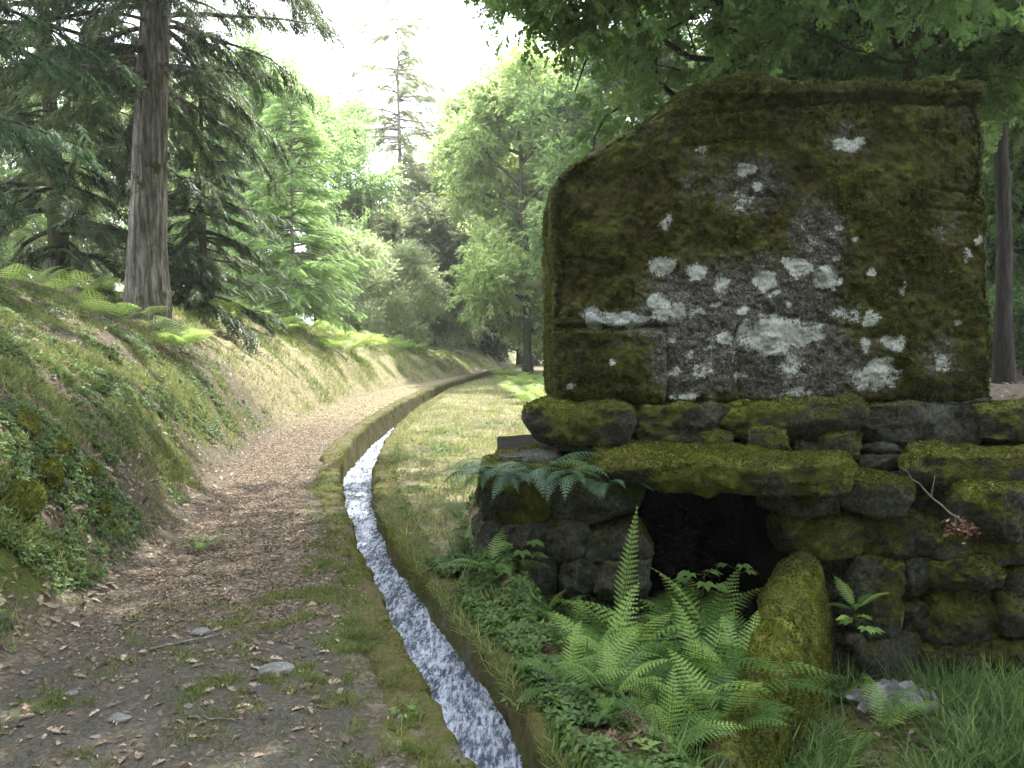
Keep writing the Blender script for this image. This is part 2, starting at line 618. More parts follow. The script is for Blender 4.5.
def masks(x, y):
    x = np.asarray(x, float).ravel()
    y = np.asarray(y, float).ravel()
    s = xe(y) - x
    n1 = n2(x, y, 1.6, 21)
    n3 = n2(x, y, 5.0, 22)
    onpath = ss(-0.15, 0.1, -s + 0.15 * n3) * (1 - ss(-0.42, -0.30, x - xl(y)))
    verge = blob(x, y, [(350, 640, 0.28, 0.7, 1), (385, 600, 0.2, 0.7, 0.9), (325, 590, 0.22, 0.5, .7), (330, 660, .25, .4, .9), (345, 545, 0.18, 0.9, .8), (420, 680, 0.15, 0.4, 0.8)])
    green_path = verge + 0.55 * ss(-0.1, 0.35, n2(x, y, 2.4, 24)) * (1 - ss(4.2, 5.5, y)) + blob(x, y, [(60, 700, 0.3, 0.2, .6), (250, 700, 0.35, 0.2, .4), (390, 730, 0.15, 0.12, .8), (220, 735, .15, .08, .7), (30, 620, .25, .2, .6), (145, 655, .3, .2, .3)])
    bankgreen = ss(-0.35, 0.45, n1 + 0.25 + 0.3 * n3) * ss(0.1, 0.5, s) * (1 - ss(7, 11, s + 0.0 * y))
    sunny = ss(11.5, 14, y) * ss(0, 0.3, s)
    bankgreen = bankgreen * (1 - 0.75 * sunny * (1 - ss(20, 26, y)))
    bankgreen = bankgreen * (1 - 0.8 * ss(3.0, 4.2, s) * (1 - ss(16, 22, y)))
    lawn = ss(0.02, 0.28, x - xr(y)) * (1 - ss(3, 7, x)) * ss(4.9, 5.4, y)
    lawn = lawn * (0.35 + 0.65 * ss(-0.35, 0.25, n1 + 0.4 * n3))
    pitg = ss(0.05, 0.25, x - xr(y)) * (1 - ss(5.0, 5.4, y))
    return dict(path=onpath, verge=green_path, bank=bankgreen, lawn=lawn, pit=pitg, s=s, n1=n1, n3=n3)


mk = masks(GX, GY)
green = np.clip(mk['verge'] * 0.55 + mk['bank'] * 0.75 + mk['lawn'] * 0.40 + mk['pit'] * 0.75, 0, 1)
dry = np.clip(mk['lawn'] * 0.9 + ss(13, 15, gv[:, 1]) * ss(-0.2, 0.5, mk['s']) * 0.9 + mk['path'] * ss(12, 18, gv[:, 1]) * 0.6, 0, 1)
dry = dry * (1 - ss(4, 9, gv[:, 0]))
greyp = np.clip(mk['path'] * (1 - ss(3.6, 4.8, gv[:, 1])) + mk['path'] * 0.35 * (1 - ss(5, 7, gv[:, 1])), 0, 1)
litter = np.clip(0.35 - 0.3 * mk['pit'] + 0.5 * mk['path'] * ss(3.6, 6, gv[:, 1]) + ss(2.5, 4, mk['s']) * 0.4, 0, 1)


def ground_material():
    m, nt, out = newmat('woodland_ground')
    q = N(nt)
    fine = q.noise(55, 6, 0.8)
    mid = q.noise(9, 5, 0.7)
    chips = q.vor(48, 'Color')
    sep = q.node('ShaderNodeSeparateColor')
    q.link(chips, sep.inputs[0])
    soil = q.ramp(fine, [(0.3, (0.020, 0.0175, 0.012)), (0.5, (0.052, 0.045, 0.033)), (0.72, (0.125, 0.11, 0.085))])
    leafc = q.ramp(sep.outputs[0], [(0.1, (0.06, 0.046, 0.032)), (0.5, (0.14, 0.112, 0.08)), (0.9, (0.32, 0.265, 0.20))])
    lm = q.math('MULTIPLY', q.attr('litter'), q.mapr(q.math('ADD', q.math('MULTIPLY', mid, 0.5), q.math('MULTIPLY', sep.outputs[1], 0.5)), 0.3, 0.55))
    col = q.mix(lm, soil, leafc)
    gr = q.ramp(fine, [(0.3, (0.022, 0.021, 0.017)), (0.5, (0.055, 0.053, 0.045)), (0.75, (0.135, 0.13, 0.115))])
    col = q.mix(q.math('MULTIPLY', q.attr('grey'), q.mapr(mid, 0.3, 0.6)), col, gr)
    dryc = q.ramp(q.noise(30, 5, 0.8), [(0.3, (0.11, 0.105, 0.04)), (0.5, (0.22, 0.20, 0.10)), (0.7, (0.42, 0.36, 0.27))])
    col = q.mix(q.math('MULTIPLY', q.attr('dry'), q.mapr(mid, 0.25, 0.55)), col, dryc)
    mossc = q.ramp(q.noise(70, 4, 0.8), [(0.3, (0.022, 0.03, 0.008)), (0.5, (0.055, 0.07, 0.016)), (0.7, (0.11, 0.12, 0.03))])
    gm = q.mapr(q.math('ADD', q.attr('green'), q.math('MULTIPLY', q.math('SUBTRACT', q.noise(13, 6, 0.75), 0.5), 1.5)), 0.45, 0.75)
    col = q.mix(gm, col, mossc)
    h = q.math('ADD', q.math('MULTIPLY', fine, 0.7), q.math('MULTIPLY', sep.outputs[2], 0.5))
    q.link(q.bsdf(col, 0.93, q.bump(h, 0.8, 0.012), 0.15), out.inputs[0])
    return m


M['ground'] = ground_material()
attrs = dict(litter=litter, green=green, dry=dry, grey=greyp)
fc = mk['path'][gf].mean(1) > 0.5
for nm, sel in (('ground', ~fc), ('dirt_path', fc & (gv[gf[:, 0], 1] > 0.5))):
    if nm == 'ground':
        sel = ~(fc & (gv[gf[:, 0], 1] > 0.5))
    f = gf[sel]
    used, inv = np.unique(f, return_inverse=True)
    A = Acc()
    A.add(gv[used], inv.reshape(f.shape))
    A.build(nm, M['ground'], attrs={k: v[used] for k, v in attrs.items()}, kind='structure')

# ------------------------------------------------------------ channel kerbs and water
def kerb_material():
    m, nt, out = newmat('earthy_mossy_kerb')
    q = N(nt)
    fine = q.noise(48, 6, 0.8)
    mid = q.noise(7, 5, 0.7)
    c = q.ramp(fine, [(0.3, (0.03, 0.025, 0.014)), (0.5, (0.09, 0.073, 0.036)), (0.72, (0.19, 0.155, 0.085))])
    g = q.ramp(q.noise(30, 5, 0.8), [(0.3, (0.028, 0.034, 0.008)), (0.55, (0.07, 0.08, 0.018)), (0.75, (0.14, 0.14, 0.04))])
    st = q.ramp(fine, [(0.3, (0.05, 0.045, 0.035)), (0.7, (0.17, 0.155, 0.13))])
    c = q.mix(q.mapr(mid, 0.42, 0.56), c, g)
    c = q.mix(q.mapr(q.noise(3.1, 5, 0.7), 0.56, 0.64), c, st)
    q.link(q.bsdf(c, 0.93, q.bump(fine, 0.9, 0.015), 0.15), out.inputs[0])
    return m


M['kerb'] = kerb_material()


def kerb(side):
    ys = np.concatenate([np.arange(1.2, 10, 0.03), np.arange(10, 30, 0.08), np.arange(30, 50, 0.4)])
    e = xl(ys) if side < 0 else xr(ys)
    e = e + 0.02 * n2(ys, ys * 0, 1.6, 40 + side, 2) + 0.016 * n2(ys, ys * 0, 6, 42 + side, 4)
    wd = (0.27 if side < 0 else 0.34) + 0.09 * n2(ys, ys * 0, 1.6, 45 + side, 4)
    top = (0.035 if side < 0 else 0.02)
    prof = [(-0.012, -0.60), (-0.008, -0.35), (-0.004, -0.24), (0.0, -0.14), (0.0, -0.07), (0.004, -0.025), (0.018, 0.0), (0.05, 0.012),
            (0.09, 0.012), (0.13, 0.010), (0.17, 0.012), (0.21, 0.010), (0.25, 0.004), (0.28, -0.012), (0.30, -0.05), (0.31, -0.14)]
    pr = np.array(prof)
    n, k = len(ys), len(pr)
    X = e[:, None] + side * pr[None, :, 0] * (wd[:, None] / 0.30)
    Y = np.repeat(ys[:, None], k, 1)
    base = 0.035 if side < 0 else 0.0
    if side < 0:
        base = -0.006 + 0.085 * ss(7, 12, ys)[:, None]
    Z = np.repeat(pr[None, :, 1], n, 0) + base
    # joints between kerb stones
    jy = []
    yq = 1.3
    r = np.random.default_rng(60 + side)
    while yq < 50:
        jy.append(yq)
        yq += r.uniform(0.5, 1.0)
    dj = np.min(np.abs(ys[:, None] - np.array(jy)[None, :]), 1)
    groove = np.exp(-(dj / 0.022) ** 2)[:, None]
    p = np.stack([X.ravel(), Y.ravel(), Z.ravel()], 1)
    nn = (fbm(p, 4, 70 + side, 4.0) * 0.024 + fbm(p, 3, 75 + side, 18.0) * 0.016).reshape(n, k)
    wall = np.array([1.0 if a < 0.02 else 0.0 for a, b in prof])[None, :]
    Z = Z + nn * (1 - wall) - groove * 0.012 * (1 - wall)
    X = X + side * (nn * 1.6 * wall + groove * 0.02 * wall)
    V = np.stack([X.ravel(), Y.ravel(), Z.ravel()], 1)
    i = (np.arange(n - 1)[:, None] * k + np.arange(k - 1)[None, :]).ravel()
    F = np.stack([i, i + 1, i + 1 + k, i + k], 1)
    if side > 0:
        F = F[:, ::-1]
    A = Acc()
    A.add(V, F)
    mo = np.clip(0.55 + 0.35 * fbm(V, 3, 80, 2.0), 0, 1)
    o = A.build('channel_kerb', M['kerb'], attrs=dict(moss=mo), kind='structure')
    return o, V.reshape(n, k, 3), F


kerbL = kerb(-1)
kerbR = kerb(1)


def water_material():
    m, nt, out = newmat('rushing_water')
    q = N(nt)
    mp = q.node('ShaderNodeMapping')
    mp.inputs['Scale'].default_value = (1.0, 0.24, 1.0)
    mp.inputs['Rotation'].default_value = (0, 0, -0.28)
    q.link(q.pos(), mp.inputs['Vector'])
    v = mp.outputs[0]
    f1 = q.noise(46, 6, 0.8, v, 0.3)
    f2 = q.noise(9, 4, 0.6, v, 0.5)
    f = q.math('ADD', q.math('MULTIPLY', f1, 0.7), q.math('MULTIPLY', f2, 0.3))
    foam = q.mapr(f, 0.45, 0.62)
    col = q.mix(foam, (0.035, 0.05, 0.09), (0.66, 0.73, 0.87))
    rough = q.mapr(foam, 0, 1, 0.12, 0.6)
    q.link(q.bsdf(col, rough, q.bump(q.math('ADD', f1, f2), 0.9, 0.03), 0.6), out.inputs[0])
    return m


M['water'] = water_material()
ys = np.concatenate([np.arange(1.2, 12, 0.02), np.arange(12, 50, 0.08)])
us = np.linspace(-0.03, 1.03, 26)
a_, b_ = xl(ys), xr(ys)
X = a_[:, None] + (b_ - a_)[:, None] * us[None, :]
Y = np.repeat(ys[:, None], len(us), 1)
p = np.stack([X.ravel(), Y.ravel() * 0.5, X.ravel() * 0], 1)
Z = -0.20 - 0.16 * ss(8, 14, Y.ravel()) + 0.030 * fbm(p, 3, 90, 9) + 0.022 * fbm(p, 3, 91, 30)
A = Acc()
k = len(us)
i = (np.arange(len(ys) - 1)[:, None] * k + np.arange(k - 1)[None, :]).ravel()
A.add(np.stack([X.ravel(), Y.ravel(), Z], 1), np.stack([i, i + 1, i + 1 + k, i + k], 1))
A.build('water', M['water'], kind='structure')

# ------------------------------------------------------------ stones
def boxgrid(nx, ny, nz):
    """surface grid of the unit cube [-1,1]^3 with welded vertices"""
    V, F, idx = [], [], {}

    def face(nu, nv, fn):
        u = np.linspace(-1, 1, nu + 1)
        v = np.linspace(-1, 1, nv + 1)
        U, W = np.meshgrid(u, v)
        pts = fn(U.ravel(), W.ravel())
        i = (np.arange(nv)[:, None] * (nu + 1) + np.arange(nu)[None, :]).ravel()
        return pts, np.stack([i, i + 1, i + 2 + nu, i + 1 + nu], 1)
    o = lambda a: np.ones_like(a)
    faces = [face(nx, nz, lambda u, v: np.stack([u, -o(u), v], 1)), face(nx, nz, lambda u, v: np.stack([-u, o(u), v], 1)),
             face(ny, nz, lambda u, v: np.stack([o(u), u, v], 1)), face(ny, nz, lambda u, v: np.stack([-o(u), -u, v], 1)),
             face(nx, ny, lambda u, v: np.stack([u, v, o(u)], 1)), face(nx, ny, lambda u, v: np.stack([u, -v, -o(u)], 1))]
    vs_, fs_, n = [], [], 0
    for a, b in faces:
        vs_.append(a)
        fs_.append(b + n)
        n += len(a)
    V = np.concatenate(vs_)
    F = np.concatenate(fs_)
    key = np.round(V, 6) + 0.0
    _, first, inv = np.unique(key, axis=0, return_index=True, return_inverse=True)
    return V[first], inv.reshape(-1)[F]


_BG = {}
def bg(*a):
    if a not in _BG:
        _BG[a] = boxgrid(*a)
    return _BG[a]


def vnormals(V, F):
    n = np.cross(V[F[:, 2]] - V[F[:, 0]], V[F[:, 3 if F.shape[1] > 3 else 1]] - V[F[:, 1 if F.shape[1] > 3 else 0]])
    out = np.zeros_like(V)
    for k in range(F.shape[1]):
        np.add.at(out, F[:, k], n)
    return nrm(out)


def tufts(acc, V, Nn, F, weight, n, size, rng, droop=0.0):
    """moss tufts standing on a surface: n tufts at random spots, chosen by weight per face"""
    w = weight[F].mean(1)
    a = np.linalg.norm(np.cross(V[F[:, 1]] - V[F[:, 0]], V[F[:, 2]] - V[F[:, 0]]), axis=1)
    w = np.maximum(w, 0) * a
    if w.sum() <= 0 or n <= 0:
        return
    f = rng.choice(len(F), n, p=w / w.sum())
    r = rng.uniform(0, 1, (n, 2))
    p = (V[F[f, 0]] * ((1 - r[:, :1]) * (1 - r[:, 1:])) + V[F[f, 1]] * (r[:, :1] * (1 - r[:, 1:]))
         + V[F[f, 2]] * (r[:, :1] * r[:, 1:]) + V[F[f, 3]] * ((1 - r[:, :1]) * r[:, 1:]))
    nn = nrm(Nn[F[f, 0]] + rng.normal(0, 0.45, (n, 3)) + np.array([0, 0, 0.3 - droop]))
    up = rdir(n, rng)
    R = frames(nn, up)
    tmpl = np.array([[-0.28, 0, 0], [0.28, 0, 0], [0.1, 1.0, 0.12], [-0.5, 0.0, 0.1], [-0.1, 0.1, -0.3], [-0.45, 0.8, -0.2], [0.2, 0.0, -0.3], [0.5, 0.05, 0.1], [0.5, 0.75, 0.2]])
    tf = np.array([[0, 1, 2], [3, 4, 5], [6, 7, 8]])
    tone = np.clip(0.45 + 0.45 * fbm(p, 3, 5, 5.0) + rng.normal(0, 0.16, n), 0, 1)
    inst(acc, tmpl, tf, R, size * rng.uniform(0.6, 1.5, n), p, tone)


def stone_geo(c, hx, hy, hz, seed, n=14, power=0.55, rough=0.10, tilt=(0, 0, 0), moss=0.5):
    m = max(hx, hz, hy)
    k = lambda h: int(max(6, round(n * (0.5 + h / m))))
    V, F = bg(k(hx), k(hy), k(hz))
    r = np.random.default_rng(seed)
    # rounded box
    L = np.linalg.norm(V, axis=1, keepdims=True)
    sph = V / L
    Q = V * (1 - power) + sph * power * 1.15
    sc = np.array([hx, hy, hz])
    # irregular plan: shear and taper
    Q = Q * sc
    tp = r.uniform(-0.16, 0.16, 4)
    Q[:, 0] *= 1 + tp[0] * V[:, 2] + tp[1] * V[:, 1]
    Q[:, 2] *= 1 + tp[2] * V[:, 0]
    Q[:, 2] += tp[3] * 0.5 * hz * V[:, 0]
    off = r.uniform(-50, 50, 3)
    s1 = 1.0 / max(0.12, m)
    d = fbm(Q + off, 3, seed, s1 * 1.6) * rough * m * 0.9 + (fbm(Q + off, 4, seed + 3, 8.0) * 0.05 + fbm(Q + off, 3, seed + 4, 24.0) * 0.014) * min(1, hz / 0.12)
    # a few chipped planes
    nn = vnormals(Q, F)
    Q = Q + nn * d[:, None]
    for _ in range(9):
        dr = nrm(r.normal(0, 1, 3) / sc)
        lim = np.max(Q @ dr) * r.uniform(0.76, 0.95)
        ex = np.maximum(Q @ dr - lim, 0)
        Q = Q - dr * (ex * 0.85)[:, None]
    ax, ay, az = tilt
    Rx = np.array([[1, 0, 0], [0, math.cos(ax), -math.sin(ax)], [0, math.sin(ax), math.cos(ax)]])
    Ry = np.array([[math.cos(ay), 0, math.sin(ay)], [0, 1, 0], [-math.sin(ay), 0, math.cos(ay)]])
    Rz = np.array([[math.cos(az), -math.sin(az), 0], [math.sin(az), math.cos(az), 0], [0, 0, 1]])
    Q = Q @ (Rz @ Ry @ Rx).T
    nn = vnormals(Q, F)
    mo = 0.10 + moss * (0.42 + 0.60 * ss(-0.45, 0.7, nn[:, 2]) + 0.75 * fbm(Q + off, 3, seed + 9, 3.0))
    return Q, F, nn, np.clip(mo, 0, 1)


def add_stone(name, c, hx, hy, hz, seed, moss=0.5, parent=None, origin=(0, 0, 0), ntuft=0, tsize=0.011, label=None, top=True, mat='moss', **kw):
    Q, F, nn, mo = stone_geo(c, hx, hy, hz, seed, moss=moss, **kw)
    A = Acc()
    A.add(Q, F)
    o = A.build(name, M['stone'], parent, attrs=dict(moss=mo), loc=np.asarray(c, float) - np.asarray(origin, float))
    if label:
        o['label'] = label
    if ntuft:
        T = Acc()
        rng = np.random.default_rng(seed + 5)
        w = ss(0.35, 0.75, mo) * (0.15 + ss(-0.2, 0.6, nn[:, 2])) if top else ss(0.3, 0.7, mo)
        tufts(T, Q, nn, F, w, ntuft, tsize, rng)
        if T.n:
            T.build('moss', M[mat], o, smooth=False, kind='stuff')
    return o


ORG = np.array([1.75, 5.5, -0.6])
mill = thing('stone_mill', ORG, 'low mossy stone hut with one huge lichen spotted slab above a dark opening', 'stone hut')


def rect_stone(x0, y0, x1, y1, d, seed, moss=0.5, th=0.26, ntuft=0, **kw):
    a = P(x0, y1, d)
    b = P(x1, y0, d)
    hx, hz = (b[0] - a[0]) / 2 * 1.06, (b[2] - a[2]) / 2 * 1.08
    c = np.array([(a[0] + b[0]) / 2, d + th, (a[2] + b[2]) / 2])
    return add_stone(kw.pop('name', 'wall_stone'), c, hx, th, hz, seed, moss, mill, ORG, ntuft, **kw)


wall = [  # photograph rectangle, distance, moss, tufts
    # course that carries the slab
    (529, 406, 633, 447, 5.30, .75, 1500), (635, 404, 733, 441, 5.42, .55, 700), (729, 402, 862, 438, 5.36, .65, 1500), (860, 402, 990, 447, 5.45, .3, 300), (985, 405, 1050, 442, 5.4, .6, 700), (1045, 402, 1120, 446, 5.4, .5, 0),
    # packing under it
    (552, 445, 645, 474, 5.5, .35, 0), (558, 441, 600, 456, 5.40, .2, 0), (599, 440, 645, 457, 5.42, .15, 0), (651, 438, 692, 455, 5.44, .5, 200), (689, 432, 736, 456, 5.36, .5, 300),
    (754, 430, 793, 456, 5.30, .7, 400), (790, 427, 832, 444, 5.42, .2, 0), (792, 441, 825, 457, 5.4, .2, 0), (818, 430, 864, 463, 5.34, .5, 300), (862, 445, 912, 458, 5.48, .2, 0), (862, 456, 918, 474, 5.42, .25, 0), (905, 443, 995, 458, 5.5, .3, 0), (866, 472, 925, 486, 5.44, .3, 100), (990, 440, 1040, 458, 5.5, .3, 0),
    # right: upper ledge and big blocks
    (923, 456, 1048, 492, 5.05, .8, 1800), (965, 487, 1040, 545, 4.9, .5, 1200), (1036, 480, 1120, 560, 4.95, .5, 300), (1044, 452, 1120, 486, 5.1, .6, 200),
    (776, 490, 843, 518, 5.02, .65, 1200), (841, 480, 919, 515, 4.98, .8, 1600), (789, 513, 866, 560, 5.05, .6, 900), (850, 511, 952, 558, 5.08, .6, 1100), (915, 488, 968, 520, 5.2, .4, 100), (948, 534, 1036, 568, 4.98, .7, 1200),
    (936, 560, 1012, 592, 4.96, .7, 1000), (1005, 566, 1045, 602, 5.0, .4, 200), (826, 556, 858, 606, 5.14, .25, 0), (850, 556, 908, 640, 5.02, .45, 700), (900, 557, 936, 600, 5.07, .15, 0), (902, 596, 940, 642, 5.08, .5, 300), (934, 590, 1004, 644, 5.02, .65, 1000),
    (1000, 598, 1050, 640, 4.98, .4, 300), (846, 638, 934, 690, 5.03, .35, 400), (928, 642, 1002, 690, 5.04, .6, 500), (998, 636, 1060, 690, 5.0, .5, 300), (780, 600, 850, 690, 5.15, .3, 0), (1042, 560, 1120, 690, 5.0, .5, 200),
    # left wing
    (478, 466, 556, 528, 5.12, .7, 1400), (553, 470, 642, 530, 5.06, .45, 800), (500, 455, 560, 472, 5.25, .3, 100), (472, 526, 508, 592, 5.08, .35, 0), (505, 526, 556, 560, 5.10, .3, 100), (548, 527, 596, 562, 5.06, .25, 0), (584, 528, 650, 564, 5.02, .35, 200),
    (505, 558, 560, 600, 5.08, .45, 200), (556, 560, 604, 600, 5.04, .4, 200), (598, 562, 652, 612, 4.98, .35, 100), (560, 598, 650, 650, 5.02, .3, 0),
    # jambs inside the opening
]
for i, (x0, y0, x1, y1, d, mo, nt_) in enumerate(wall):
    rng = random.Random(i)
    rect_stone(x0, y0, x1, y1, d, 100 + i * 7, mo, th=0.22, ntuft=int(nt_ * 2.2 + 250), n=22, power=rng.uniform(.34, .5), rough=0.16, tilt=(rng.uniform(-.08, .08), rng.uniform(-.05, .05), rng.uniform(-.12, .12)))
# lintel over the opening
a = P(596, 497, 4.9)
b = P(860, 452, 4.9)
add_stone('lintel', ((a[0] + b[0]) / 2 + 0.06, 5.18, (a[2] + b[2]) / 2 - 0.012), (b[0] - a[0]) / 2 * 1.03, 0.3, 0.118, 977, 0.95, mill, ORG, 9000, 0.013,
          n=26, power=0.26, rough=0.07, tilt=(0.05, 0.02, 0), label='long moss covered lintel stone')

# rubble backing behind the facing stones, coloured near black so gaps read as shade
def core_shade_material():
    m, nt, out = newmat('earth_with_gap_shade')
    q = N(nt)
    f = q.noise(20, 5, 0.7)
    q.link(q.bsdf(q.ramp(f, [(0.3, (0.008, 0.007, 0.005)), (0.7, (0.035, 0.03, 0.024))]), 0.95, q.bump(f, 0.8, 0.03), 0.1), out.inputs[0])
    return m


M['core'] = core_shade_material()


def core(x0, x1, y0, y1, z0, z1, seed):
    V, F = bg(12, 12, 12)
    c = np.array([(x0 + x1) / 2, (y0 + y1) / 2, (z0 + z1) / 2])
    Q = V * np.array([x1 - x0, y1 - y0, z1 - z0]) / 2
    Q = Q + 0.04 * np.stack([fbm(Q + c, 3, seed + j, 4.0) for j in range(3)], 1)
    A = Acc()
    A.add(Q, F)
    A.build('rubble_core', M['core'], mill, attrs=dict(moss=np.full(len(V), 0.1)), loc=c - ORG)


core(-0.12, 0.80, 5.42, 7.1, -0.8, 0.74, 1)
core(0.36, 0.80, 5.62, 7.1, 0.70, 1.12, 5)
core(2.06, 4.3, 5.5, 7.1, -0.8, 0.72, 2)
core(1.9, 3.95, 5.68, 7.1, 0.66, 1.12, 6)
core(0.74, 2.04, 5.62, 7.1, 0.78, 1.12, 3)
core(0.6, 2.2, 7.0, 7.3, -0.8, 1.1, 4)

# the great slab: one thick block whose front outline follows the photograph, at its own distance
DB = 5.5
prof_px = [(553, 196), (554, 186), (558, 176), (570, 164), (590, 153), (612, 139), (640, 124), (664, 110), (669, 104), (676, 97), (686, 90), (700, 85), (720, 80), (740, 78), (758, 74), (775, 79), (800, 80), (850, 80), (900, 80), (950, 79), (986, 80)]
pw = np.array([P(a, b, DB)[[0, 2]] for a, b in prof_px])
zb = P(700, 404, DB)[2]
xl0, xr0 = P(553, 300, DB)[0], P(981, 90, DB)[0]
xl1, xr1 = P(553, 300, DB)[0], P(994, 400, DB)[0]
NXB, NZB, NYB = 420, 310, 26
Vb, Fb = bg(NXB, NYB, NZB)
u = (Vb[:, 0] + 1) / 2
v = (Vb[:, 2] + 1) / 2
w = (Vb[:, 1] + 1) / 2
xtop = xl0 + u * (xr0 - xl0)
zt = np.interp(xtop, pw[:, 0], pw[:, 1])
xbot = xl1 + u * (xr1 - xl1)
Xb = xbot * (1 - v) + xtop * v
Zb = zb + v * (zt - zb)
TH = 1.5
Yb = DB + w * TH
Q = np.stack([Xb, Yb, Zb], 1)
# picture coordinates of the front face, used only to place lichen, joints and stains where the slab carries them
ppx = 512 + Q[:, 0] / DB * FPX
ppy = 340 + (EYE - Q[:, 2]) / DB * FPX * 1.0
front = (Vb[:, 1] < -0.999)
nb = vnormals(Q, Fb)
L3 = Q.copy()
big = fbm(L3, 3, 301, 1.1)
med = fbm(L3, 4, 302, 4.5)
fin = fbm(L3, 4, 303, 16)
ff = fbm(L3, 3, 304, 55)
disp = 0.04 * big + 0.034 * med + 0.02 * fin + 0.008 * ff


def seg_d(x, y, a, b, wob=3.0):
    """distance in photo pixels to a wobbly line"""
    ax_, ay_ = a
    bx_, by_ = b
    t = np.clip(((x - ax_) * (bx_ - ax_) + (y - ay_) * (by_ - ay_)) / ((bx_ - ax_) ** 2 + (by_ - ay_) ** 2), 0, 1)
    return np.hypot(x - (ax_ + t * (bx_ - ax_)), y - (ay_ + t * (by_ - ay_)))


wx = ppx + 3.0 * n2(ppx, ppy, 0.05, 310)
wy = ppy + 3.0 * n2(ppx, ppy, 0.05, 311)
joints = [((549, 328), (665, 327), 1.0), ((549, 259), (610, 262), .5), ((665, 327), (668, 404), .7), ((880, 108), (985, 109), .9), ((640, 122), (880, 103), .45), ((925, 190), (988, 196), .6), ((735, 330), (742, 404), .6), ((890, 205), (985, 215), .4), ((680, 150), (760, 140), .4), ((700, 300), (860, 330), .25)]
jg = np.zeros(len(Q))
for a, b, s_ in joints:
    jg = np.maximum(jg, s_ * np.exp(-(seg_d(wx, wy, a, b) / 2.2) ** 2))
# set-backs: the top course stands proud of the face, the lower left block too
proud = 0.035 * (1 - ss(98, 104, wy - 0.0 * wx)) * ss(690, 700, wx) + 0.05 * ss(330, 333, wy) * (1 - ss(664, 668, wx)) * 0.5
notch = -0.05 * ss(108, 112, wy) * (1 - ss(190, 200, wy)) * ss(955, 985, wx)
d_front = disp + proud + notch - jg * 0.035
# rounding of the front edges
ex = np.minimum(ppx - 553, np.interp(ppy, [80, 404], [981, 994]) - ppx)
zt_px = 340 + (EYE - zt) / DB * FPX
ey = np.minimum(ppy - zt_px, 404 - ppy)
edge = np.minimum(ex, ey)
d_front = d_front - 0.035 * np.exp(-np.maximum(edge, 0) / 4.0)
dd = np.where(front, d_front, disp * 0.9)
Q2 = Q + nb * dd[:, None]
nb2 = vnormals(Q2, Fb)
lich = [(655, 178, 28, 14, 1), (440, 235, 18, 14, 1), (465, 270, 12, 8, 1), (437, 300, 26, 22, .6), (285, 340, 12, 18, .9), (275, 425, 25, 20, 1), (343, 440, 20, 20, 1), (565, 350, 18, 10, .8), (635, 350, 12, 8, 1), (630, 410, 12, 15, .9), (480, 460, 20, 18, 1.1), (497, 487, 12, 8, 1), (550, 432, 28, 20, 1.1), (605, 455, 22, 22, 1.1), (635, 465, 8, 8, 1), (395, 475, 14, 18, .9), (704, 443, 9, 9, 1), (772, 474, 8, 11, 1), (670, 372, 8, 6, 1), (907, 408, 14, 16, .85), (930, 375, 14, 12, .85), (130, 538, 24, 17, 1.2), (190, 535, 46, 15, 1.2), (262, 505, 28, 14, 1), (290, 525, 45, 20, .9), (358, 520, 10, 8, 1), (385, 508, 14, 8, .9), (440, 518, 18, 8, 1), (530, 510, 10, 6, 1), (510, 570, 82, 34, 1.1), (585, 575, 18, 14, 1), (490, 600, 25, 14, 1), (400, 575, 18, 15, 1), (700, 535, 20, 13, 1), (650, 525, 52, 16, .6), (690, 590, 14, 15, 1), (748, 587, 22, 14, 1), (715, 655, 52, 22, .95), (730, 630, 24, 14, 1), (855, 630, 20, 20, .8), (893, 548, 10, 5, .9), (540, 640, 35, 35, .62), (435, 655, 12, 12, 1), (355, 640, 20, 18, .7), (300, 650, 15, 15, .9), (330, 610, 10, 8, 1), (292, 575, 10, 7, 1), (168, 620, 9, 8, 1), (82, 675, 9, 7, 1), (325, 695, 32, 9, .75), (545, 690, 38, 12, .75), (595, 380, 40, 30, .5), (345, 190, 20, 14, .5), (850, 345, 12, 30, .45), (385, 600, 60, 60, .42), (470, 520, 30, 60, .4)]
cx_ = (ppx - 530) * 2.073
cy_ = (ppy - 60) * 2.073
lx = cx_ + 15 * n2(cx_, cy_, 0.035, 320, 5)
ly = cy_ + 15 * n2(cx_, cy_, 0.035, 321, 5)
lic = np.zeros(len(Q))
for x_, y_, rx_, ry_, w_ in lich:
    q_ = ((lx - x_) / rx_) ** 2 + ((ly - y_) / ry_) ** 2
    lic = np.maximum(lic, w_ * (0.92 - 0.40 * q_) * (0.85 if rx_ * ry_ < 250 else 1))
lic = np.clip(lic, 0, 1) * front
gry = np.zeros(len(Q))
for x_, y_, rx_, ry_, w_ in [(430, 545, 235, 140, .95), (560, 640, 210, 80, .75), (590, 380, 70, 120, .7), (440, 270, 80, 70, .6), (340, 250, 40, 80, .5), (330, 630, 90, 90, .8), (850, 620, 60, 60, .5), (640, 170, 60, 40, .5), (830, 110, 90, 30, .35), (860, 340, 40, 70, .4)]:
    q_ = ((lx - x_) / rx_) ** 2 + ((ly - y_) / ry_) ** 2
    gry = np.maximum(gry, w_ * np.clip(1.25 - 0.75 * q_, 0, 1))
gry = np.clip(gry + 0.18 * fbm(L3, 3, 330, 3.0), 0, 1) * front
mossb = np.clip(0.74 + 0.45 * fbm(L3, 4, 331, 2.2), 0.2, 1)
A = Acc()
A.add(Q2 - ORG, Fb)
slab = A.build('upper_slab', M['block'], mill, attrs=dict(moss=mossb, grey=gry, lichen=lic))
slab['label'] = 'huge dark slab with white lichen patches and brown green moss'
T = Acc()
rg = np.random.default_rng(33)
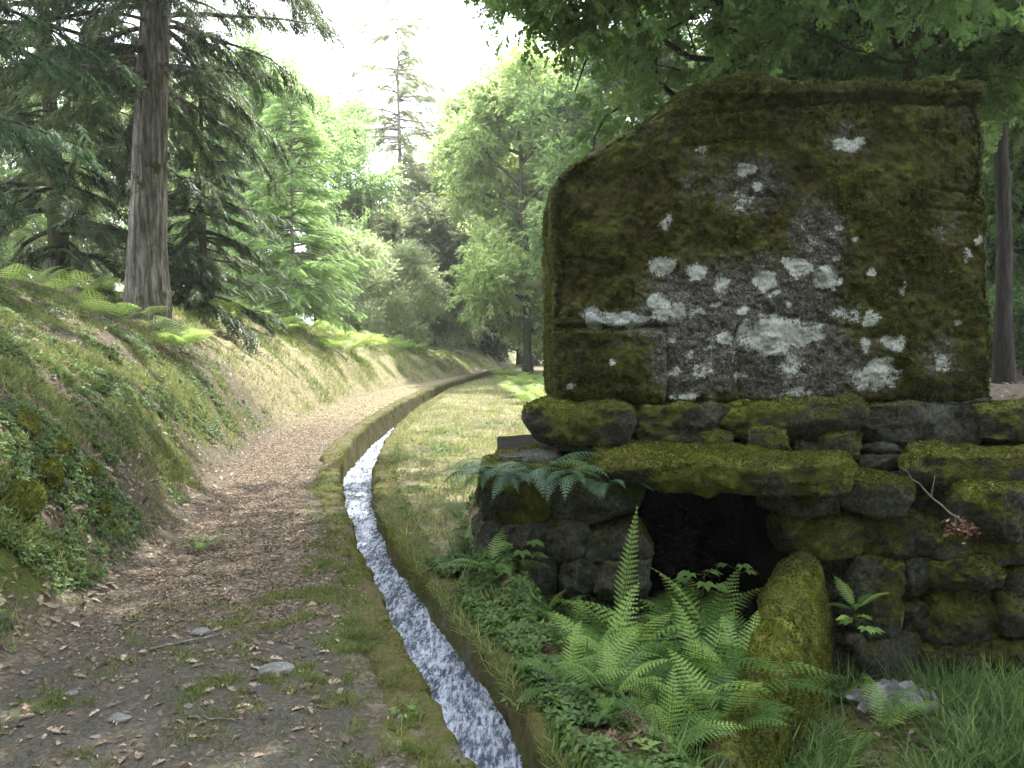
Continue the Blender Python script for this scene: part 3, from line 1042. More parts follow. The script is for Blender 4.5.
wt = np.clip(1 - 1.9 * gry, 0, 1) * (1 - np.clip(lic * 2, 0, 1)) * ss(-0.35, 0.25, fbm(L3, 4, 340, 3.2)) * (Vb[:, 1] < 0.9)
wt = wt * (0.7 + 1.6 * (nb2[:, 2] > 0.5)) * (nb2[:, 2] > -0.5)
tufts(T, Q2 - ORG, nb2, Fb, wt, 60000, 0.015, rg, droop=0.5)
T.build('moss', M['moss_dark'], slab, smooth=False)
# roof slab lying behind, a little wider: the dark edge at the upper right
add_stone('roof_slab', ((xl0 + xr0) / 2 + 0.40, DB + 1.05, zb + 1.35), 1.32, 0.7, 0.80, 661, 0.35, mill, ORG, 0, n=16, power=0.05, rough=0.02)

# ------------------------------------------------------------ sloping coping stone in front of the opening
A = Acc()
npt = 90
tt = np.linspace(0, 1, npt)
top = P(800, 549, 5.1)
mid_ = P(778, 650, 4.35)
bot = P(700, 790, 3.3)
axis_pts = (1 - tt)[:, None] ** 2 * top + 2 * (tt * (1 - tt))[:, None] * mid_ + tt[:, None] ** 2 * bot
prof2 = np.array([(-1.15, -1.6), (-1.12, -1.0), (-1.04, -0.55), (-0.93, -0.32), (-0.78, -0.16), (-0.6, -0.05), (-0.38, 0.03), (-0.15, 0.07), (0.12, 0.06), (0.36, 0.02), (0.6, -0.07), (0.8, -0.2), (0.94, -0.38), (1.04, -0.62), (1.12, -1.0), (1.15, -1.6)])
# denser profile
tp_ = np.linspace(0, len(prof2) - 1, 60)
pf = np.stack([np.interp(tp_, np.arange(len(prof2)), prof2[:, j]) for j in (0, 1)], 1)
hw = np.interp(tt, [0, 0.03, 0.1, 0.5, 0.75, 1], [0.10, 0.17, 0.195, 0.17, 0.12, 0.11])
ht = np.interp(tt, [0, 0.03, 0.1, 1], [0.4, 0.48, 0.5, 0.42])
Tn = nrm(np.gradient(axis_pts, axis=0))
Sd = nrm(np.cross(Tn, np.array([0, 0, 1.0])))
# side points to -x or +x consistently
V = axis_pts[:, None, :] + Sd[:, None, :] * (pf[None, :, 0] * hw[:, None])[:, :, None] + np.array([0, 0, 1.0]) * (pf[None, :, 1] * ht[:, None])[:, :, None]
drop = np.exp(-(tt / 0.03) ** 2)[:, None] * np.array([0, 0, -0.05])
V = (V + drop[:, None, :]).reshape(-1, 3)
k = len(pf)
i = (np.arange(npt - 1)[:, None] * k + np.arange(k - 1)[None, :]).ravel()
F = np.stack([i, i + k, i + 1 + k, i + 1], 1)
cN = vnormals(V, F)
if cN[(npt // 2) * k + k // 2, 2] < 0:
    F = F[:, ::-1]
    cN = -cN
V = V + cN * (0.05 * fbm(V, 3, 401, 4) + 0.03 * fbm(V, 3, 402, 13))[:, None]
# end caps
ring0 = np.arange(k)
c0 = V[:k].mean(0)
c1 = V[-k:].mean(0)
n0 = len(V)
V = np.concatenate([V, [c0, c1]])
caps = np.concatenate([np.stack([ring0[1:], ring0[:-1], np.full(k - 1, n0)], 1), np.stack([ring0[:-1] + n0 - k, ring0[1:] + n0 - k, np.full(k - 1, n0 + 1)], 1)])
cN = np.concatenate([vnormals(V[:n0], F), [[0, 1, 0], [0, -1, 0]]])
mo = np.clip(0.85 + 0.3 * fbm(V, 3, 403, 3) - 0.5 * ss(0.75, 1.0, np.concatenate([np.repeat(tt, k), [0, 1]])), 0, 1)
O = axis_pts[npt // 2] - np.array([0, 0, 0.5])
A.add(V - O, [F, caps])
ramp = A.build('coping_stone', M['stone'], attrs=dict(moss=mo), loc=O)
tag(ramp, 'thick mossy sloping beam stone running from the dark opening down towards the viewer', 'stone')
T = Acc()
tufts(T, V - O, cN, F, ss(0.4, 0.8, mo), 22000, 0.012, np.random.default_rng(5))
T.build('moss', M['moss'], ramp, smooth=False)

# ------------------------------------------------------------ plant templates
def leaf_simple(L=1.0, W=0.5, fold=0.12, droop=0.15):
    V = np.array([[0, 0, 0], [-W / 2, L * 0.42, fold * L], [0, L * 0.5, 0], [W / 2, L * 0.42, fold * L], [0, L, -droop * L]])
    F = np.array([[0, 2, 1], [1, 2, 4], [0, 3, 2], [2, 3, 4]])
    return V, F


def leaf_oak():
    pts = [(0, 0), (0.05, 0.12), (0.15, 0.2), (0.10, 0.32), (0.25, 0.42), (0.15, 0.52), (0.29, 0.66), (0.17, 0.74), (0.19, 0.88), (0, 1.0)]
    R = [(x, y) for x, y in pts]
    Lf = [(-x, y) for x, y in pts[1:-1]]
    V = [(x, y, abs(x) * 0.3 - 0.12 * y * y) for x, y in R] + [(x, y, abs(x) * 0.3 - 0.12 * y * y) for x, y in Lf]
    V += [(0, y, -0.12 * y * y) for y in (0.25, 0.5, 0.75)]
    n = len(R)
    F = []
    c = [n + len(Lf) + j for j in range(3)]
    def ctr(y): return c[0] if y < 0.37 else (c[1] if y < 0.63 else c[2])
    for side in (0, 1):
        idx = list(range(n)) if side == 0 else [0] + list(range(n, n + len(Lf))) + [n - 1]
        for a, b in zip(idx[:-1], idx[1:]):
            ya = (V[a][1] + V[b][1]) / 2
            F.append((a, b, ctr(ya)) if side == 0 else (b, a, ctr(ya)))
        # fill between centres
        for q in range(2):
            for a in idx:
                if abs(V[a][1] - (0.32 if q == 0 else 0.66 if False else 0.52)) < 0.01:
                    F.append((c[q], a, c[q + 1]) if side == 0 else (c[q + 1], a, c[q]))
    return np.array(V, float), np.array(F)


def spray_from(leafV, leafF, n, length, lsize, seed, flat=0.5, spread=0.9):
    r = np.random.default_rng(seed)
    A = Acc()
    for i in range(n):
        t = (i + 0.6) / n
        side = -1 if i % 2 else 1
        ang = side * spread * (1 - 0.6 * t) + r.normal(0, 0.25)
        d = np.array([[math.sin(ang), math.cos(ang), r.normal(0, 0.35) - 0.15]])
        up = nrm(np.array([[r.normal(0, flat), r.normal(0, flat), 1]]))
        inst(A, leafV, leafF, frames(d, up), lsize * r.uniform(0.7, 1.15), np.array([[0, t * length, -0.15 * t * t * length]]), 0)
    V = np.concatenate(A.V)
    return V, (np.concatenate(A.F[3]) if A.F[3] else None)


LV, LF = leaf_simple()
OV, OF = leaf_oak()
SPR_BROAD = [spray_from(LV, LF, 8, 0.9, 0.42, s) for s in (1, 2, 3)]
SPR_FINE = [spray_from(*leaf_simple(1, 0.4), 11, 0.95, 0.30, s) for s in (4, 5, 6)]
SPR_OAK = [spray_from(OV, OF, 7, 0.8, 0.55, s, 0.55, 1.1) for s in (7, 8, 9)]


def spray_conifer(seed, n=9, droop=0.25, wide=0.38):
    """flat feathery spray: pointed leaflets both sides of an arching axis"""
    r = np.random.default_rng(seed)
    V, F = [], []
    for i in range(n):
        t = (i + 0.5) / n
        for sd in (-1, 1):
            ln = wide * math.sin(math.pi * (0.15 + 0.8 * t)) * r.uniform(0.7, 1.1)
            b = np.array([0, t, -droop * t * t])
            tip = b + np.array([sd * ln * r.uniform(0.5, 1.0), ln * r.uniform(0.5, 1.0), -0.25 * ln + r.normal(0, 0.07)])
            w_ = 0.030
            k0 = len(V)
            V += [b + [0, -w_, 0], b + [0, w_, 0.0], (b + tip) / 2 + [sd * -0.01, w_ * 1.3, 0.03], tip]
            F += [(k0, k0 + 1, k0 + 2), (k0, k0 + 2, k0 + 3)]
    return np.array(V), np.array(F)


SPR_CON = [spray_conifer(s) for s in (11, 12, 13)]
SPR_CON_DROOP = [spray_conifer(s, 9, 0.7, 0.3) for s in (14, 15)]


# ------------------------------------------------------------ trees
def scatter_sprays(acc, P0, D0, tmpls, size, rng, jitter, upbias=0.8, dirmix=0.7, drop=0.0, tone_seed=0, tone_scale=0.9):
    n = len(P0)
    d = nrm(D0 * dirmix + rdir(n, rng) * (1 - dirmix) + np.array([0, 0, -drop]))
    up = nrm(np.array([0, 0, upbias]) + rng.normal(0, 0.45, (n, 3)))
    L = P0 + rng.normal(0, jitter, (n, 3))
    tone = np.clip(0.45 + 0.4 * fbm(L, 2, tone_seed, tone_scale) + rng.normal(0, 0.17, n), 0, 1)
    R = frames(d, up)
    pick = rng.integers(0, len(tmpls), n)
    for q, (tv, tf) in enumerate(tmpls):
        m_ = pick == q
        inst(acc, tv, tf, R[m_], size * rng.uniform(0.65, 1.3, m_.sum()), L[m_], tone[m_])


def limb(p0, d0, length, n, rng, wob=0.18, lift=0.0):
    pts = [np.asarray(p0, float)]
    d = nrm(np.asarray(d0, float))
    for i in range(n):
        d = nrm(d + rng.normal(0, wob, 3) + np.array([0, 0, lift]))
        pts.append(pts[-1] + d * length / n)
    return np.array(pts)


def broad_tree_mesh(seed, h, r, cb, trunk_r, leaf='broad', nlimb=16, nspray=6000, ssize=0.55, tmpls=None, lean=(0, 0), sparse=0.0, wood='bark', cone=0.0, name='broadleaf'):
    rng = np.random.default_rng(seed)
    W, C = Acc(), Acc()
    n = 12
    tz = np.linspace(0, h * 0.92, n)
    tp = np.stack([lean[0] * tz + 0.02 * h * np.cumsum(rng.normal(0, 0.3, n)), lean[1] * tz + 0.02 * h * np.cumsum(rng.normal(0, 0.3, n)), tz - 0.0], 1)
    tp[0, :2] = 0
    tr = trunk_r * (1 - 0.85 * (tz / tz[-1])) * (1 + 0.5 * np.exp(-tz / (0.8 * trunk_r + 0.15)))
    root = tp.copy()
    root[0, 2] = -0.4
    W.add(*tube(root, tr, 10, seed, 0.10))
    LP, LD = [], []
    for i in range(nlimb):
        t = cb + (0.97 - cb) * ((i + rng.uniform(0, 0.8)) / nlimb)
        z = t * h * 0.92
        p0 = np.array([np.interp(z, tz, tp[:, j]) for j in range(3)])
        az = i * 2.39996 + rng.normal(0, 0.3)
        q = (t - cb) / (1 - cb)
        prof = math.sin(math.pi * (0.2 + 0.75 * q)) if not cone else (1.05 - q)
        ln = r * max(0.18, prof) * rng.uniform(0.75, 1.2)
        el = 0.15 + 0.9 * q if not cone else 0.15
        L = limb(p0, (math.cos(az), math.sin(az), el), ln, 6, rng, 0.16, 0.04)
        r0 = min(trunk_r * 0.45, 0.03 + 0.025 * ln)
        W.add(*tube(L, np.linspace(r0, 0.012, len(L)), 6))
        for j in range(6):
            k_ = rng.uniform(0.25, 1.0)
            a0 = k_ * (len(L) - 1)
            ia = min(int(a0), len(L) - 2)
            pp = L[ia] + (L[ia + 1] - L[ia]) * (a0 - ia)
            dd_ = nrm(nrm(L[ia + 1] - L[ia]) + rdir(1, rng)[0] * 0.9)
            l2 = ln * rng.uniform(0.25, 0.5) * (1.15 - 0.5 * k_)
            S = limb(pp, dd_, l2, 4, rng, 0.22, 0.0)
            W.add(*tube(S, np.linspace(r0 * 0.4, 0.006, len(S)), 4))
            for m_ in range(4):
                k2 = rng.uniform(0.3, 1.0) * (len(S) - 1)
                ib = min(int(k2), len(S) - 2)
                p2 = S[ib] + (S[ib + 1] - S[ib]) * (k2 - ib)
                d2 = nrm(nrm(S[ib + 1] - S[ib]) * 0.6 + rdir(1, rng)[0])
                Tn_ = limb(p2, d2, l2 * 0.5, 3, rng, 0.25, -0.02)
                W.add(*tube(Tn_, np.linspace(0.008, 0.003, len(Tn_)), 3))
                for w_ in range(1, len(Tn_)):
                    LP.append(Tn_[w_])
                    LD.append(Tn_[w_] - Tn_[w_ - 1])
            LP.append(S[-1])
            LD.append(S[-1] - S[-2])
    LP, LD = np.array(LP), nrm(np.array(LD))
    if sparse:
        keep = fbm(LP, 2, seed, 0.5) > (-0.5 + sparse)
        LP, LD = LP[keep], LD[keep]
    k_ = rng.integers(0, len(LP), nspray)
    scatter_sprays(C, LP[k_], LD[k_], tmpls or SPR_BROAD, ssize, rng, 0.05 * r + 0.08, tone_seed=seed)
    return W.mesh('trunk', M[wood]), C.mesh('crown', M[leaf], smooth=False)


def ridged_tube(pts, rads, sides, seed, depth):
    V, F = tube(pts, rads, sides)
    n = len(pts)
    R_ = (V[:-1].reshape(n, sides, 3) - pts[:, None, :])
    a = np.arctan2(R_[:, :, 1], R_[:, :, 0])
    z = np.repeat(pts[:, 2][:, None], sides, 1)
    q = np.stack([np.cos(a) * 3.6, np.sin(a) * 3.6, z * 0.9], -1).reshape(-1, 3)
    d = (1 - np.abs(fbm(q, 4, seed, 1.5)) * 2.6).reshape(n, sides)
    V[:-1] = (pts[:, None, :] + R_ * (1 + depth * d)[:, :, None]).reshape(-1, 3)
    return V, F


def conifer_mesh(seed, h, r, cb, trunk_r, leaf='cypress', nwh=30, per=5, ssize=0.5, dens=7, droop=0.3, lean=(0, 0), wood='bark_cypress', top=0.12, tmpls=None, thin_top=0.0, sides=14, irregular=0.3):
    rng = np.random.default_rng(seed)
    W, C = Acc(), Acc()
    n = 16
    tz = np.linspace(0, h, n)
    tp = np.stack([lean[0] * tz + 0.006 * h * np.cumsum(rng.normal(0, 0.3, n)), lean[1] * tz, tz], 1)
    tp[0, :2] = 0
    tr = trunk_r * (1 - 0.93 * (tz / h) ** 0.9) * (1 + 0.35 * np.exp(-tz / (1.2 * trunk_r + 0.1)))
    root = tp.copy()
    root[0, 2] = -0.5
    if sides > 20:
        tf_ = np.linspace(0, n - 1, 220)
        rt = np.stack([np.interp(tf_, np.arange(n), root[:, j_]) for j_ in range(3)], 1)
        W.add(*ridged_tube(rt, np.interp(tf_, np.arange(n), tr), 72, seed, 0.10))
    else:
        W.add(*tube(root, tr, sides, seed, 0.10))
    for i in range(nwh):
        t = cb + (0.99 - cb) * (i + rng.uniform(0, 0.5)) / nwh
        q = (t - cb) / (1 - cb)
        if thin_top and rng.uniform() < thin_top * q:
            continue
        for j in range(per):
            z = t * h + rng.normal(0, 0.1)
            p0 = np.array([np.interp(z, tz, tp[:, k]) for k in range(3)])
            az = rng.uniform(0, 2 * math.pi)
            ln = r * ((1 - q) ** 0.75 + top) * rng.uniform(1 - irregular, 1 + irregular * 0.8)
            L = limb(p0, (math.cos(az), math.sin(az), 0.25 - 0.3 * (1 - q)), ln, 7, rng, 0.09, -droop * 0.18)
            r0 = 0.012 + 0.012 * ln
            W.add(*tube(L, np.linspace(r0, 0.004, len(L)), 5))
            m_ = max(3, int(dens * ln * (1 - 0.4 * thin_top * q)))
            a0 = rng.uniform(0.2, 1.0, m_) * (len(L) - 1)
            ia = np.minimum(a0.astype(int), len(L) - 2)
            pp = L[ia] + (L[ia + 1] - L[ia]) * (a0 - ia)[:, None]
            dr = nrm(L[ia + 1] - L[ia])
            sd = np.cross(dr, np.array([0, 0, 1.0])) * rng.choice([-1, 1], m_)[:, None]
            d = nrm(dr + sd * rng.uniform(0.2, 1.0, m_)[:, None])
            scatter_sprays(C, pp, d, tmpls or SPR_CON, ssize, rng, 0.06, upbias=1.6, dirmix=0.85, drop=droop * 0.8, tone_seed=seed, tone_scale=1.2)
    return W.mesh('trunk', M[wood]), C.mesh('crown', M[leaf], smooth=False)


def plant_tree(name, meshes, x, y, label, cat='tree', rot=0.0, scale=1.0, group=None, z=None):
    zz = float(H(np.array([x]), np.array([y]))[0]) if z is None else z
    t = thing(name, (x, y, zz), label, cat, group, rot, scale)
    obj_of('trunk', meshes[0], t)
    obj_of('crown', meshes[1], t)
    return t


def px_x(px, Y):
    return (px - 512) / FPX * Y * (1.0)


# -- the great furrowed cypress on the bank
cyp = conifer_mesh(501, 19, 2.9, 0.20, 0.315, 'cypress', 30, 9, 0.30, 30, 0.42, lean=(0.06, 0.0), sides=26, tmpls=SPR_CON_DROOP + SPR_CON)
tb = P(147, 334, 14)
plant_tree('cypress_tree', cyp, tb[0], 14, 'big furrowed brown trunk conifer with drooping dark sprays standing on the left bank', group='conifers on the left bank')
con_a = conifer_mesh(502, 13, 3.4, 0.06, 0.22, 'cypress', 28, 6, 0.42, 24, 0.4, wood='bark', irregular=0.6)
plant_tree('conifer_tree', con_a, px_x(62, 17.5), 17.5, 'dense dark conifer behind and left of the big furrowed trunk', group='conifers on the left bank', rot=0.4)
plant_tree('conifer_tree', con_a, px_x(205, 18.5), 18.5, 'dark low branched conifer just behind the big furrowed trunk on its right side', group='conifers on the left bank', rot=2.2, scale=0.52)
con_b = conifer_mesh(503, 12, 2.4, 0.10, 0.2, 'cypress_green', 22, 5, 0.28, 30, 0.4, wood='bark', irregular=0.5)
plant_tree('conifer_tree', con_b, px_x(-120, 10.0), 10.0, 'nearest green conifer whose feathery branches reach in at the left edge', group='conifers on the left bank', rot=1.0)

# -- larch, grey conifer, chestnut and the wood behind
lar = conifer_mesh(504, 7.4, 2.1, 0.10, 0.075, 'larch', 36, 6, 0.30, 22, 0.2, wood='bark_pale', tmpls=SPR_CON, irregular=0.35)
plant_tree('larch_tree', lar, px_x(294, 24), 24, 'young bright green feathery tree with slim pale trunk above the sunny bank')
gre = conifer_mesh(505, 20.5, 3.5, 0.05, 0.22, 'drywood_leaf', 58, 6, 0.50, 14, 0.3, wood='bark_pale', thin_top=0.5, top=0.24, irregular=0.75)
plant_tree('conifer_tree', gre, px_x(402, 46), 46, 'tallest thin grey conifer rising against the white sky in the middle')
che = broad_tree_mesh(506, 12.8, 4.2, 0.14, 0.2, 'chestnut', 20, 6500, 0.55, SPR_BROAD, lean=(-0.03, 0), wood='bark', sparse=0.25)
plant_tree('chestnut_tree', che, px_x(528, 36), 36, 'open yellow green chestnut with dark bare limbs beside the huge slab', group='chestnuts by the path end', scale=1.13)
plant_tree('chestnut_tree', che, px_x(470, 52), 52, 'smaller open chestnut between the tall grey conifer and the big chestnut', group='chestnuts by the path end', rot=2.3, scale=1.25)
bA = broad_tree_mesh(507, 11, 4.2, 0.10, 0.2, 'broad', 18, 8000, 0.55, SPR_FINE)
bB = broad_tree_mesh(508, 14, 5.0, 0.08, 0.28, 'chestnut', 20, 9000, 0.65, SPR_BROAD)
bC = broad_tree_mesh(509, 13, 4.6, 0.05, 0.25, 'dark_broad', 20, 9500, 0.62, SPR_BROAD)
bG = broad_tree_mesh(510, 7, 3.2, 0.03, 0.12, 'drywood_leaf', 20, 5200, 0.62, SPR_FINE, wood='bark_pale', sparse=0.1)
bH = broad_tree_mesh(512, 6.5, 3.0, 0.02, 0.07, 'hedge', 20, 6500, 0.42, SPR_FINE, wood='bark_pale')
wood_list = [
    # kind, px, Y, scale, rot, label
    (bA, 246, 33, 1.0, .2, 'rounded fresh green tree between the big trunk and the young larch'),
    (bA, 318, 38, 1.05, 1.9, 'fresh green tree directly behind the young feathery larch'),
    (bB, 130, 42, .95, .7, 'pale green tree glimpsed behind the big furrowed trunk'),
    (bA, 30, 38, 1.0, 3.1, 'light green tree showing under the dark conifer at far left'),
    (bB, -60, 34, 1.1, 2.2, 'leafy tree at the far left edge behind the feathery conifer'),
    (bG, 352, 40, .95, .4, 'grey green bushy tree left of the tall thin grey conifer'),
    (bG, 388, 41, .85, 2.4, 'grey twiggy low tree at the foot of the tall thin conifer'),
    (bG, 436, 44, 1.05, 4.0, 'pale dusty green bushy tree right of the tall thin conifer'),
    (bH, 350, 33, .60, 3.4, 'pale leafy bush at the crest of the bank right of the young larch'),
    (bH, 400, 35, .62, .8, 'pale dusty bush on the bank below the tall thin grey conifer'),
    (bH, 446, 46, .85, 2.1, 'pale dusty bush above the end of the path'),
    (bH, 492, 52, .85, 5.2, 'light green bush behind the very end of the path'),
    (bB, 468, 52, .9, 4.4, 'high pale green tree rising behind the open chestnut on its left'),
    (bC, 470, 58, .6, 5.1, 'dark bushy tree where the path disappears into the wood'),
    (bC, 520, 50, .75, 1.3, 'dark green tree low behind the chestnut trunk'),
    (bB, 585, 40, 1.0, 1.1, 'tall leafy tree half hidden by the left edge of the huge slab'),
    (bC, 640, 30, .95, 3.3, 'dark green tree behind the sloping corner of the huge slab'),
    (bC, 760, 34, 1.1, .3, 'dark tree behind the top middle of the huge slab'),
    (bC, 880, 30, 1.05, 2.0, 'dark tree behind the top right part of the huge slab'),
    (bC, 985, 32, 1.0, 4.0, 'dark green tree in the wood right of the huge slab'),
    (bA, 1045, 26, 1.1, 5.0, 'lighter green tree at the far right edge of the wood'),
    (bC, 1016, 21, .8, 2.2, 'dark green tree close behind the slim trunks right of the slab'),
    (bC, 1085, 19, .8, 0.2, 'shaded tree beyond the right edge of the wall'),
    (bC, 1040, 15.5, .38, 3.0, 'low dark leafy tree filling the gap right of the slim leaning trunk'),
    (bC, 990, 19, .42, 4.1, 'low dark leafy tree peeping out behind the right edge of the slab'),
    (bC, 1120, 30, 1.2, 1.0, 'dark tree at the right edge farthest from the slab'),
    (bC, 200, 60, 1.1, 2.6, 'distant dark tree seen between the larch and the big trunk'),
    (bC, 400, 66, .8, .9, 'distant dark tree low behind the tall thin grey conifer'),
]
for me_, px, Y, sc_, ro_, lab in wood_list:
    plant_tree('broadleaf_tree', me_, px_x(px, Y), Y, lab, rot=ro_, scale=sc_, group='trees of the wood')

for i_, (x_, y_, sc_) in enumerate([(-5.5, -4.5, 1.0), (-1.0, -6.0, 1.1), (3.8, -4.0, 1.0), (8.5, -1.5, 1.0), (-9.5, -1.0, 0.9)]):  # added out of view so less sky light reaches the slab face
    plant_tree('broadleaf_tree', bC, x_, y_, 'unseen leafy tree added behind the viewpoint to block sky light', rot=i_ * 1.3, scale=sc_, group='unseen trees added behind the viewpoint')
# slim trunks standing right of the slab
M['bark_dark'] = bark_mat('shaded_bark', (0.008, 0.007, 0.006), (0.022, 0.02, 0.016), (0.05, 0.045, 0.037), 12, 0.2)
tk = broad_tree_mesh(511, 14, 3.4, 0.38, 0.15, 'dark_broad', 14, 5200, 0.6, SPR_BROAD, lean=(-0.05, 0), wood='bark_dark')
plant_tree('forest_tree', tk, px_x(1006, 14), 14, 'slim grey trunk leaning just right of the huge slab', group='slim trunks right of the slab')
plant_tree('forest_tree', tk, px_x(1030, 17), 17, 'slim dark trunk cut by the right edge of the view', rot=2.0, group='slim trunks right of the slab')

# the oak behind the slab: its crown hangs over the slab and the channel
def oak_tree():
    rng = np.random.default_rng(601)
    W, C = Acc(), Acc()
    base = np.array([4.9, 11.0, 0.0])
    T0 = limb((0, 0, -0.6), (0.02, 0, 1), 5.6, 7, rng, 0.05, 0.02)
    W.add(*tube(T0, np.linspace(0.42, 0.27, len(T0)), 14, 6, 0.1))
    fork = T0[-1]
    LP, LD = [], []
    # main limbs: target points (world) and girth
    targets = [(1.2, 7.0, 5.2, .12), (-0.6, 9.0, 7.0, .14), (-2.5, 9.5, 8.6, .15), (0.3, 6.0, 6.4, .11), (3.0, 6.2, 5.0, .12), (6.0, 6.4, 4.8, .11), (8.0, 8.5, 5.4, .12),
               (2.4, 9.0, 5.6, .11), (4.4, 8.2, 4.7, .10), (-3.2, 7.5, 9.2, .12), (-1.5, 5.0, 8.2, .12), (1.5, 4.0, 7.4, .1), (4, 4.0, 7.2, .11), (7, 4.2, 7.6, .1), (-4.6, 10.5, 9.8, .12),
               (-2.8, 12.5, 9.0, .12), (0, 12, 9.6, .12), (3, 13, 9.8, .14), (7, 12, 8.6, .14), (5, 10, 11.5, .15), (1.5, 9, 10.8, .13), (0.8, 9.5, 5.0, .08), (7.3, 10.5, 5.9, .1), (-3.5, 5.2, 9.6, .1), (-1.0, 14, 8.5, .1), (3.0, 10.0, 7.5, .1), (-4.2, 8.6, 8.0, .09), (5.8, 8.4, 5.6, .09),
               (-0.1, 7.0, 4.85, .05), (-0.5, 7.2, 8.2, .08), (0.6, 7.5, 8.0, .08), (-1.8, 7.0, 8.5, .08), (1.0, 5.5, 8.5, .08), (-2.6, 6.2, 8.8, .08), (-0.6, 8.4, 8.8, .08), (-3.8, 8.0, 9.6, .08)]  # high limbs out of view added to shade the path
    for (tx, ty, tz_, g) in targets:
        e = np.array([tx, ty, tz_]) - base
        s0 = T0[rng.integers(4, len(T0))] if tz_ < 6 else fork
        ln = np.linalg.norm(e - s0)
        n = 9
        tq = np.linspace(0, 1, n)[:, None]
        mid = (s0 + e) / 2 + np.array([0, 0, 0.14 * ln]) + rng.normal(0, 0.05 * ln, 3)
        L = (1 - tq) ** 2 * s0 + 2 * tq * (1 - tq) * mid + tq ** 2 * e
        L[1:-1] += rng.normal(0, 0.03 * ln, (n - 2, 3)) * 0.6
        W.add(*tube(L, np.linspace(g, 0.018, n), 7))
        for j in range(int(7 + ln)):
            a0 = rng.uniform(0.3, 1.0) * (n - 1)
            ia = min(int(a0), n - 2)
            pp = L[ia] + (L[ia + 1] - L[ia]) * (a0 - ia)
            d1 = nrm(nrm(L[ia + 1] - L[ia]) * 0.7 + rdir(1, rng, -0.6, 0.7)[0])
            S = limb(pp, d1, rng.uniform(0.8, 1.8) * (0.3 if g <= .05 else 1), 5, rng, 0.22, -0.02)
            W.add(*tube(S, np.linspace(0.022, 0.007, len(S)), 5))
            for m_ in range(5):
                k2 = rng.uniform(0.2, 1.0) * (len(S) - 1)
                ib = min(int(k2), len(S) - 2)
                p2 = S[ib] + (S[ib + 1] - S[ib]) * (k2 - ib)
                d2 = nrm(nrm(S[ib + 1] - S[ib]) * 0.5 + rdir(1, rng, -0.8, 0.6)[0])
                Tn_ = limb(p2, d2, rng.uniform(0.35, 0.7), 3, rng, 0.25, -0.03)
                W.add(*tube(Tn_, np.linspace(0.006, 0.0025, len(Tn_)), 3))
                for w_ in range(1, len(Tn_)):
                    LP.append(Tn_[w_])
                    LD.append(Tn_[w_] - Tn_[w_ - 1])
    LP, LD = np.array(LP), nrm(np.array(LD))
    # the hanging twigs at the top of the view are modelled by their own sprays
    k_ = rng.integers(0, len(LP), 25000)
    scatter_sprays(C, LP[k_], LD[k_], SPR_OAK, 0.21, rng, 0.10, dirmix=0.6, tone_seed=9, tone_scale=0.8)
    z0 = float(H(np.array([base[0]]), np.array([base[1]]))[0])
    t = thing('oak_tree', (base[0], base[1], 0), 'large oak behind the huge slab whose leafy limbs hang over it from above', 'tree')
    obj_of('trunk', W.mesh('trunk', M['bark']), t)
    obj_of('crown', C.mesh('crown', M['oak'], smooth=False), t)


oak_tree()

# ------------------------------------------------------------ ferns
def frond_mesh(seed, L=1.0, pairs=20, sub=7, width=0.30, arch=0.55, up=0.9, mat='fern', droop_p=0.12, name='frond', tone=0.5):
    """one fern frond: arching midrib with toothed leaflets on both sides; grows along +X from the origin"""
    r = np.random.default_rng(seed)
    n = pairs + 4
    th = up
    pts = [np.zeros(3)]
    tang = []
    for i in range(n):
        t = i / n
        th_i = up - arch * 1.9 * t ** 1.4
        d = np.array([math.cos(th_i), 0.06 * math.sin(3 * t + seed), math.sin(th_i)])
        tang.append(nrm(d))
        pts.append(pts[-1] + tang[-1] * L / n)
    tang.append(tang[-1])
    pts = np.array(pts)
    tang = np.array(tang)
    A = Acc()
    V, F = tube(pts, np.linspace(0.0045 * L + 0.001, 0.0012, len(pts)), 4)
    A.add(V, F, tone * 0.6)
    for i in range(4, n + 1):
        t = (i - 3) / (n - 3)
        ln = width * L * (math.sin(math.pi * min(1, 0.12 + 0.5 * t / 0.45)) if t < 0.45 else ((1 - t) / 0.55) ** 0.85) * r.uniform(0.9, 1.08)
        ln = max(ln, 0.01 * L)
        T_ = tang[i]
        side0 = np.array([0, 1.0, 0])
        nn = nrm(np.cross(T_, side0))
        if nn[2] < 0:
            nn = -nn
        for sd in (-1, 1):
            d = nrm(side0 * sd + T_ * 0.38 - nn * droop_p)
            w0 = L / n * 0.33
            if sub:
                m_ = max(3, int(sub * ln / (width * L)) + 1)
                for j in range(m_):
                    q = (j + 0.5) / m_
                    c = pts[i] + d * ln * q - nn * (0.10 * ln * q * q)
                    pl = w0 * 1.45 * (1 - q) ** 0.7 + 0.002
                    hwid = ln / m_ * 0.5
                    for s2 in (-1, 1):
                        e = nrm(T_ * s2 + d * 0.35)
                        k0 = A.n
                        A.add([c - d * hwid, c + d * hwid, c + e * pl + d * hwid * 0.35, c + e * pl * 0.85 - d * hwid * 0.5], np.array([[0, 1, 2, 3]]), np.clip(tone + r.normal(0, 0.10), 0, 1))
            else:
                tip = pts[i] + d * ln - nn * 0.1 * ln
                mdl = pts[i] + d * ln * 0.45
                A.add([pts[i] - T_ * w0 * 0.5, mdl - T_ * w0 * 0.8, tip, mdl + T_ * w0 * 0.8, pts[i] + T_ * w0 * 0.5], [np.array([[0, 1, 2], [0, 2, 4], [4, 2, 3]])], np.clip(tone + r.normal(0, 0.12), 0, 1))
    return A.mesh(name, M[mat], smooth=False)


